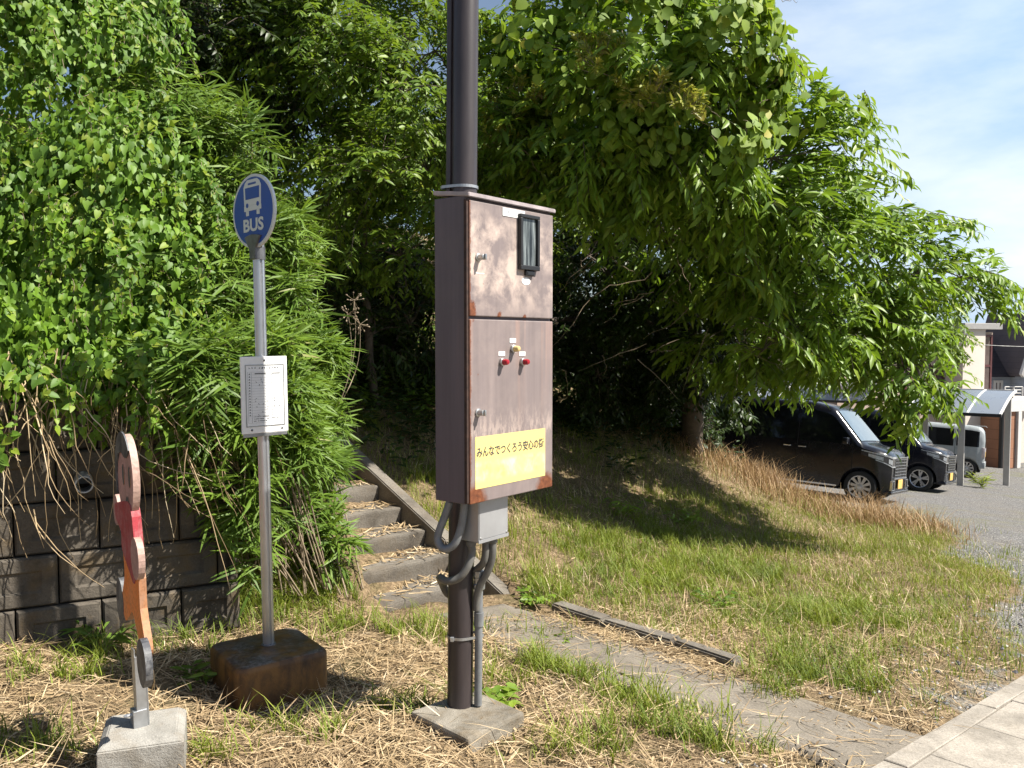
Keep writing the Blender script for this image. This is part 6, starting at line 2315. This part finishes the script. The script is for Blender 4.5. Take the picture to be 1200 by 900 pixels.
# second layer on the terrace above the wall
acc, tw = Acc(), Acc()
N = 3800
X = RNG.uniform(-7, -0.9, N * 3)
Y = RNG.uniform(4.2, 13, N * 3)
w = (X - WP[0]) * WN[0] + (Y - WP[1]) * WN[1]
q_, t_ = path_uv(X, Y)
keep = (w > 0.35) & ((q_ < -STAIR_W - 0.15) | (t_ < -3.2))
X, Y = X[keep][:N], Y[keep][:N]
P = np.stack([X, Y, H(X, Y)], -1)
D = np.stack([RNG.normal(0.2, .5, len(X)), RNG.normal(-0.4, .5, len(X)), np.ones(len(X))], -1)
twig_leaves(acc, tw, P, D, 0.3 + 0.5 * RNG.random(len(X)), 8, 0.12, 0.034, "lance", 0.4, 0.2, 0.9, 0.25)
ug = acc.build("undergrowth", M["broad"])
tag(ug, "leafy scrub growing on the terrace above the block wall", "undergrowth", kind="stuff")
# ------------------------------------------------------------------ grass, straw, litter
def surf(x, y):
    """ground height including the path"""
    q, t = path_uv(x, y)
    z = H(x, y)
    on = (q > -0.84) & (q < -0.08) & (t > 0.05) & (t < 3.6)
    z = np.where(on, plane(x, y) + 0.014, z)
    return z, on


def blades(acc, P, h, w, lean, bendx, rnd, mat=0):
    """grass blades: two quads and a tip"""
    n = len(P)
    az = RNG.random(n) * 2 * PI
    side = np.stack([np.cos(az), np.sin(az), np.zeros(n)], -1)
    fw = np.stack([-np.sin(az), np.cos(az), np.zeros(n)], -1) * lean[:, None] + np.asarray(bendx)
    up = np.array([0, 0, 1.0])
    V = np.empty((n, 7, 3))
    for i, (t, ww) in enumerate(((0, 1.0), (0.4, 0.85), (0.78, 0.5))):
        c = P + up * (h * (t - 0.22 * t * t * np.minimum(1, lean)))[:, None] + fw * (h * t * t)[:, None]
        V[:, 2 * i] = c - side * (w * ww / 2)[:, None]
        V[:, 2 * i + 1] = c + side * (w * ww / 2)[:, None]
    V[:, 6] = P + up * (h * (1 - 0.22 * np.minimum(1, lean)))[:, None] + fw * h[:, None]
    off = (np.arange(n) * 7)[:, None]
    Q = np.concatenate([np.array([[0, 1, 3, 2]]) + off, np.array([[2, 3, 5, 4]]) + off])
    T = np.array([[4, 5, 6]]) + off
    acc.add(V.reshape(-1, 3), T, Q, np.repeat(rnd, 7), mat)


def scatter(n, x0, x1, y0, y1, dens):
    X = RNG.uniform(x0, x1, n)
    Y = RNG.uniform(y0, y1, n)
    k = RNG.random(n) < dens(X, Y)
    return X[k], Y[k]


def patch(x, y, s, ph):
    return 0.5 + 0.5 * np.sin(x * s + ph + 1.3 * np.sin(y * s * 0.8 + ph * 2)) * np.sin(y * s * 1.1 - ph + 0.9 * np.sin(x * s * 0.7))


def stairs_on(x, y):
    q, t = path_uv(x, y)
    return (q > -STAIR_W - 0.02) & (q < 0.13) & (t < 0.1) & (t > -2.9)


def wall_front(x, y):
    return (x - WP[0]) * WN[0] + (y - WP[1]) * WN[1]


def front_ok(x, y):
    w = wall_front(x, y)
    al = (x - WP[0]) * WD[0] + (y - WP[1]) * WD[1]
    q, t = path_uv(x, y)
    return (w < -0.01) | ((al > 1.12) & (q < -STAIR_W - 0.13) & (w < 1.1))


def blob(x, y, u, v, sx, sy):
    """soft patch round the ground point seen at (u, v)"""
    for yy in np.arange(2.5, 16, 0.02):
        p = at(u, v, yy)
        if p.z <= Hs(p.x, p.y):
            break
    return np.exp(-((x - p.x) / sx) ** 2 - ((y - p.y) / sy) ** 2)


GREEN_BLOBS = [(640, 780, .14, .12), (720, 815, .12, .08), (780, 835, .14, .08), (700, 770, .10, .06), (600, 740, .2, .12), (570, 720, .12, .1), (540, 700, .1, .1), (455, 720, .25, .12), (500, 745, .22, .12), (430, 705, .12, .1), (420, 680, .12, .1), (405, 650, .1, .1), (300, 650, .2, .2), (340, 660, .2, .2), (370, 690, .18, .15), (390, 700, .15, .12), (280, 690, .2, .12), (330, 630, .2, .2), (270, 715, .35, .22), (230, 735, .25, .15), (330, 690, .3, .2), (380, 660, .25, .2), (410, 740, .25, .14), (480, 735, .30, .15), (440, 690, .2, .15), (600, 800, .10, .1), (625, 775, .14, .10), (660, 790, .2, .1), (690, 800, .16, .1), (750, 830, .2, .12), (790, 860, .28, .14), (680, 880, .2, .1), (840, 880, .2, .1), (630, 700, .2, .2), (620, 690, .15, .2), (650, 745, .12, .08), (40, 790, .25, .12), (110, 770, .2, .1), (30, 880, .2, .12), (250, 885, .12, .05), (345, 860, .15, .05), (470, 830, .2, .08), (205, 755, .15, .1), (900, 815, .3, .15), (975, 800, .3, .2), (930, 780, .3, .2), (640, 690, .2, .3), (710, 690, .3, .4), (800, 640, .5, .8), (780, 680, .4, .4), (860, 670, .5, .5), (700, 640, .4, .5), (940, 720, .5, .5), (1020, 720, .4, .4), (500, 560, .2, .3), (440, 500, .2, .3)]


def greenness(x, y):
    g = np.zeros_like(x)
    for b in GREEN_BLOBS:
        g = np.maximum(g, blob(x, y, *b))
    return g


def bank_dens(x, y):
    d = hilld(x, y)
    gm = gravel_mask(x, y)
    q, t = path_uv(x, y)
    onp = (q > -STAIR_W) & (q < 0.12) & (t > -3) & (t < 3.4)
    right = (q > 0.05)
    f = np.where(right, 1.0, 0.0) * (1 - gm) ** 1.5 + 0.05 * gm * right * (patch(x, y, 1.7, 0.6) > 0.72)
    f = np.where(onp | (kerb_off(x, y) < 0.02), 0, f)
    return f * (lotmask(x, y) > 0.3)


# green and yellow grass on the bank and along the edges
acc = Acc()
X, Y = scatter(330000, -2.0, 7.5, 3.6, 16, lambda x, y: bank_dens(x, y) * (0.22 + 0.95 * patch(x, y, 1.6, 0.3) ** 1.2 * patch(x, y, 4.3, 1.1)) * np.clip(1.1 - 0.5 * np.clip(hilld(x, y) - 1.9, 0, 2), 0.15, 1) * np.where(hilld(x, y) > 1.4 - 0.06 * (y - 7) , 0.5, 1))
g = greenness(X, Y)
Z_, on = surf(X, Y)
rnd = np.clip(0.12 + 0.55 * RNG.random(len(X)) ** 1.2 - 0.25 * g + 0.25 * patch(X, Y, 2.3, 2.0) * (Y > 7), 0, 1)
h = (0.045 + 0.12 * RNG.random(len(X)) ** 1.8) * (0.55 + 0.75 * patch(X, Y, 1.1, 0.9))
blades(acc, np.stack([X, Y, Z_], -1), h, 0.0035 + 0.003 * RNG.random(len(X)), 0.25 + 0.6 * RNG.random(len(X)), (0, 0, 0), rnd)
# tufts
for bl in GREEN_BLOBS:
    for yy in np.arange(2.5, 16, 0.02):
        p = at(bl[0], bl[1], yy)
        if p.z <= Hs(p.x, p.y):
            break
    n = int(min(2200, 7000 * bl[2] * bl[3] + 110))
    nc = max(4, n // 30)
    cx_, cy_ = RNG.normal(0, bl[2] * 0.62, nc), RNG.normal(0, bl[3] * 0.62, nc)
    ci = RNG.integers(0, nc, n)
    spread = (0.018 + 0.05 * RNG.random(nc))[ci]
    X = p.x + cx_[ci] + RNG.normal(0, 1.0, n) * spread
    Y = p.y + cy_[ci] + RNG.normal(0, 1.0, n) * spread
    ok = front_ok(X, Y) | (path_uv(X, Y)[0] > 0.05)
    ok &= (~stairs_on(X, Y)) & (kerb_off(X, Y) > 0.03)
    Z_, on = surf(X, Y)
    q_, t_ = path_uv(X, Y)
    ok &= ~(on & (q_ > -0.70) & (q_ < -0.25) & (RNG.random(n) < 0.85))
    X, Y, Z_, ci = X[ok], Y[ok], Z_[ok], ci[ok]
    n = len(X)
    hc_ = (0.45 + 0.85 * RNG.random(nc))[ci]
    h = (0.04 + 0.13 * RNG.random(n) ** 1.3) * hc_
    tone = (0.35 * RNG.random(nc))[ci]
    blades(acc, np.stack([X, Y, Z_], -1), h, 0.0035 + 0.004 * RNG.random(n), 0.3 + 0.9 * RNG.random(n), (0.0, 0, 0), np.clip(tone + 0.45 * RNG.random(n) ** 1.5, 0, 1))
gr = acc.build("grass", M["grass"])
tag(gr, "green and yellowing grass on the bank and in tufts round the stairs", "grass", kind="stuff")

# dry standing grass: thin over the bank, thick and red brown by the vans
acc = Acc()
X, Y = scatter(85000, -2.2, 7.2, 5.4, 15.5, lambda x, y: bank_dens(x, y) * (0.07 + 0.6 * (1 - patch(x, y, 1.6, 0.3)) ** 1.6 * patch(x, y, 5.1, 2.2)) * np.clip(1.2 - 0.4 * np.clip(hilld(x, y) - 2.0, 0, 2), 0.2, 1))
Z_, on = surf(X, Y)
h = 0.05 + 0.13 * RNG.random(len(X)) ** 1.8
blades(acc, np.stack([X, Y, Z_], -1), h, 0.003 + 0.003 * RNG.random(len(X)), 0.4 + 1.2 * RNG.random(len(X)), (0, 0, 0), RNG.random(len(X)))
dg_ = acc.build("dry_grass", M["straw"])
tag(dg_, "bleached dry grass standing thinly over the sunny bank", "dry grass", kind="stuff")

acc = Acc()
seg_a, seg_b = np.array([2.7, 13.9]), np.array([5.5, 12.2])


def band(x, y):
    p = np.stack([x, y], -1) - seg_a
    dv = seg_b - seg_a
    t = np.clip((p @ dv) / (dv @ dv), 0, 1)
    dist = np.linalg.norm(p - t[:, None] * dv, axis=1)
    return np.exp(-(dist / 0.8) ** 2)


X, Y = scatter(40000, 1.5, 7.0, 10.0, 15.0, lambda x, y: band(x, y) * (0.25 + 0.75 * patch(x, y, 3.1, .2)) * (gravel_mask(x, y) < 0.8))
Z_ = H(X, Y)
h = (0.12 + 0.36 * RNG.random(len(X)) ** 1.8) * (0.6 + 0.6 * patch(X, Y, 2.7, 1.9))
blades(acc, np.stack([X, Y, Z_], -1), h, 0.005 + 0.007 * RNG.random(len(X)), 0.2 + 1.1 * RNG.random(len(X)) ** 1.5, (0, 0, 0), RNG.random(len(X)))
rg = acc.build("dry_grass", M["red_straw"])
tag(rg, "tall red brown dead grass on the crest in front of the nearest van", "dry grass", kind="stuff")

# straw and fallen bamboo leaves over the near ground
acc = Acc()


def litter_dens(x, y):
    q, t = path_uv(x, y)
    f = front_ok(x, y) * (kerb_off(x, y) > 0.02) * 1.0
    f = f * np.where((q > -0.84) & (q < -0.05) & (t > 0.1), 0.06 + 0.9 * np.clip((q + 0.34) / 0.15, 0, 1) * (t < 2.3) + 0.5 * np.clip((0.7 - t) / 0.5, 0, 1) + 0.3 * np.clip((-0.72 - q) / 0.12, 0, 1), 1)
    f = f * np.where(q > 0.1, np.clip(0.75 - 0.30 * np.clip(-hilld(x, y) - 1.2, 0, 2) , 0.06, 1) * (1 - gravel_mask(x, y) * 0.8) * np.where(hilld(x, y) > 0.3, 0.35, 1), 1)
    f = f * (~stairs_on(x, y)) * (1 - 0.6 * np.clip(greenness(x, y), 0, 1))
    f = f * np.where((x < -1.2) & (y < 3.9), 0.65, 1)
    return f * (0.35 + 0.65 * patch(x, y, 5.0, 0.4))


X, Y = scatter(90000, -3.6, 3.2, 2.7, 7.6, litter_dens)
n = len(X)
Z_, on = surf(X, Y)
P = np.stack([X, Y, Z_ + 0.004 + 0.025 * RNG.random(n) ** 2 * (~on)], -1)
az = RNG.random(n) * 2 * PI
el = RNG.normal(0.03, 0.20, n) * np.where(on, 0.15, 1)
D = np.stack([np.cos(az) * np.cos(el), np.sin(az) * np.cos(el), np.sin(el)], -1)
Nn = np.stack([RNG.normal(0, .35, n), RNG.normal(0, .35, n), np.ones(n)], -1)
L = np.where(RNG.random(n) < 0.18, 0.16 + 0.16 * RNG.random(n), 0.035 + 0.075 * RNG.random(n))
W = np.where(L > 0.15, 0.0025 + 0.0025 * RNG.random(n), 0.003 + 0.0065 * RNG.random(n) ** 2.2)
add_leaves(acc, P, D, Nn, L, W, "strip", RNG.normal(0, 0.18, n), np.clip(RNG.random(n) * 0.75 + 0.25 * patch(X, Y, 3.0, 1.0), 0, 1))
# curved broken stems lying tangled in it
X, Y = scatter(9000, -3.4, 3.0, 2.7, 6.6, litter_dens)
n = len(X)
Z_, on = surf(X, Y)
az = RNG.random(n) * 2 * PI
ln_ = 0.10 + 0.28 * RNG.random(n) ** 1.5
tt_ = np.linspace(-0.5, 0.5, 7)
bend_ = RNG.normal(0, 0.9, n)
ang = az[:, None] + bend_[:, None] * tt_[None]
step = ln_[:, None] / 6
px_ = X[:, None] + np.cumsum(np.cos(ang) * step, 1)
py_ = Y[:, None] + np.cumsum(np.sin(ang) * step, 1)
pz_ = surf(px_.ravel(), py_.ravel())[0].reshape(px_.shape) + 0.006 + (0.03 * RNG.random(n) ** 2)[:, None] * np.sin((tt_ + 0.5) * PI)[None]
okk = front_ok(px_, py_).all(1) | (path_uv(px_, py_)[0] > -0.9).all(1)
add_tubes(acc, np.stack([px_, py_, pz_], -1)[okk], (0.0008 + 0.0012 * RNG.random(n))[okk][:, None], 3)
# crumbs between the stems
X, Y = scatter(60000, -3.2, 3.2, 2.7, 6.6, litter_dens)
n = len(X)
Z_, on = surf(X, Y)
az = RNG.random(n) * 2 * PI
add_leaves(acc, np.stack([X, Y, Z_ + 0.003 + 0.012 * RNG.random(n)], -1), np.stack([np.cos(az), np.sin(az), RNG.normal(0, .25, n)], -1), np.stack([RNG.normal(0, .4, n), RNG.normal(0, .4, n), np.ones(n)], -1), 0.008 + 0.03 * RNG.random(n), 0.003 + 0.008 * RNG.random(n), "diamond", 0.1, np.clip(RNG.random(n) * 0.8, 0, 1))
# fallen leaves and straw thrown over the bank
X, Y = scatter(13000, -1.0, 6.5, 4.5, 13, lambda x, y: bank_dens(x, y) * (0.2 + 0.8 * (1 - patch(x, y, 1.6, 0.3))))
n = len(X)
Z_, on = surf(X, Y)
az = RNG.random(n) * 2 * PI
add_leaves(acc, np.stack([X, Y, Z_ + 0.01 + 0.03 * RNG.random(n)], -1), np.stack([np.cos(az), np.sin(az), RNG.normal(0, .25, n)], -1), np.stack([RNG.normal(0, .4, n), RNG.normal(0, .4, n), np.ones(n)], -1), 0.03 + 0.07 * RNG.random(n), 0.004 + 0.008 * RNG.random(n) ** 2, "strip", RNG.normal(0, .2, n), np.clip(RNG.random(n) * 0.8, 0, 1))
# piles on the stair treads
for k in range(9):
    nn_ = 170
    xl = (k * RUN + 0.06 + 0.24 * RNG.random(nn_) ** 0.7)
    yl = STAIR_W * RNG.random(nn_) ** 2.2 * 0.9 + 0.02
    wx = SB[0] + SU[0] * xl - SR[0] * yl
    wy = SB[1] + SU[1] * xl - SR[1] * yl
    P = np.stack([wx, wy, z0 + k * RISE + 0.004 + 0.015 * RNG.random(nn_)], -1)
    az = RNG.random(nn_) * 2 * PI
    D = np.stack([np.cos(az), np.sin(az), RNG.normal(0, .08, nn_)], -1)
    add_leaves(acc, P, D, np.stack([RNG.normal(0, .3, nn_), RNG.normal(0, .3, nn_), np.ones(nn_)], -1), 0.05 + 0.09 * RNG.random(nn_), 0.006 + 0.008 * RNG.random(nn_), "strip", RNG.normal(0, .15, nn_), RNG.random(nn_))
lt = acc.build("straw_litter", M["straw"])
tag(lt, "pale dry straw and fallen bamboo leaves strewn over the near ground", "straw", kind="stuff")

# loose stones by the pavement and on the gravel edge
acc = Acc()


def stone_dens(x, y):
    k = kerb_off(x, y)
    return (k > 0.03) * (np.exp(-((k - 0.35) / 0.5) ** 2) * 0.8 + gravel_mask(x, y) * 0.5) * (x > 0.6)


X, Y = scatter(9000, 0.8, 7.5, 3.2, 10, stone_dens)
n = len(X)
q, t = path_uv(X, Y)
kk = ~((q > -STAIR_W + 0.05) & (q < -0.05) & (t < 3.4))
X, Y = X[kk], Y[kk]
n = len(X)
tv = np.array([(1, 0, 0), (.31, .95, 0), (-.8, .6, 0), (-.8, -.6, 0), (.31, -.95, 0), (.2, .1, .8), (-.2, 0, -.6)])
tf = [(0, 1, 5), (1, 2, 5), (2, 3, 5), (3, 4, 5), (4, 0, 5), (1, 0, 6), (2, 1, 6), (3, 2, 6), (4, 3, 6), (0, 4, 6)]
sc = (0.006 + 0.014 * RNG.random(n) ** 2.5)[:, None, None] * (0.7 + 0.6 * RNG.random((n, 7, 3)))
a = RNG.random(n) * 2 * PI
V = tv[None] * sc
Vx = V[..., 0] * np.cos(a)[:, None] - V[..., 1] * np.sin(a)[:, None]
Vy = V[..., 0] * np.sin(a)[:, None] + V[..., 1] * np.cos(a)[:, None]
P = np.stack([X, Y, H(X, Y) + 0.003], -1)
V = np.stack([Vx, Vy, V[..., 2]], -1) + P[:, None]
T = (np.array(tf)[None] + (np.arange(n) * 7)[:, None, None]).reshape(-1, 3)
acc.add(V.reshape(-1, 3), T, None, np.repeat(RNG.random(n), 7))
m, nt, b = new_mat("loose_stone")
setb(nt, b, "Base Color", nt.ramp(nt.attr("rnd"), [(0.0, (0.10, 0.10, 0.11)), (0.5, (0.24, 0.235, 0.23)), (0.9, (0.36, 0.34, 0.31)), (1.0, (0.5, 0.48, 0.45))]))
b.inputs["Roughness"].default_value = 0.9
ls = acc.build("loose_stones", m, smooth=False)
tag(ls, "loose grey stones scattered between the grass and the pavement", "stones", kind="stuff")


# ---- single weeds
def weed(name, label, u, v, r, n, L, W, kind, mat, up=0.5):
    for yy in np.arange(2.5, 40, 0.01):
        p = at(u, v, yy)
        if p.z <= Hs(p.x, p.y):
            break
    b = np.array(p)
    b[2] = Hs(p.x, p.y)
    acc, tw = Acc(), Acc()
    az = RNG.random(n) * 2 * PI
    D = np.stack([np.cos(az), np.sin(az), up + 0.5 * RNG.random(n)], -1)
    twig_leaves(acc, tw, np.repeat(b[None], n, 0) + RNG.normal(0, .02, (n, 3)) * np.array([1, 1, 0]), D, r * (0.6 + 0.6 * RNG.random(n)), 5, L, W, kind, 0.3, 0.25, 0.8, 0.2, twr=0.0022)
    root = thing(name, label, "weed", b)
    for a_ in (acc, tw):
        a_.V = [v_ - b.astype(np.float32) for v_ in a_.V]
    acc.build("leaves", mat, root)
    tw.build("stems", M["grass"], root)


weed("broadleaf_weed", "bright broad leaved weed beside the steel pole's footing", 592, 828, 0.15, 9, 0.075, 0.045, "heart", M["kudzu"], 0.5)
weed("broadleaf_weed", "dark bushy weed at the foot of the stair stringer", 622, 708, 0.22, 16, 0.05, 0.03, "heart", M["broad"])
weed("broadleaf_weed", "pale leafy weed in the middle of the grass bank", 840, 712, 0.22, 12, 0.07, 0.025, "lance", M["broad"], 0.9)
weed("broadleaf_weed", "tall leafy weed in the sun at the edge of the tree shade", 735, 605, 0.35, 14, 0.11, 0.028, "lance", M["kudzu"], 1.0)
weed("broadleaf_weed", "spreading leafy weed right of the tall one at the shade's edge", 800, 615, 0.35, 16, 0.10, 0.028, "lance", M["kudzu"], 0.8)
weed("broadleaf_weed", "grassy green weed tuft on the gravel beside the white van", 1150, 572, 0.45, 16, 0.35, 0.03, "strip", M["grass"], 2.5)
weed("broadleaf_weed", "low creeping weed beside the broken concrete edging", 655, 752, 0.13, 16, 0.035, 0.022, "heart", M["broad"], 0.2)
weed("broadleaf_weed", "leafy weed against the rusty bus stop block", 232, 800, 0.13, 10, 0.09, 0.02, "lance", M["broad"], 0.8)
weed("broadleaf_weed", "leafy weed standing at the foot of the block wall behind the child sign", 118, 760, 0.18, 10, 0.12, 0.018, "strip", M["bamboo"], 1.0)
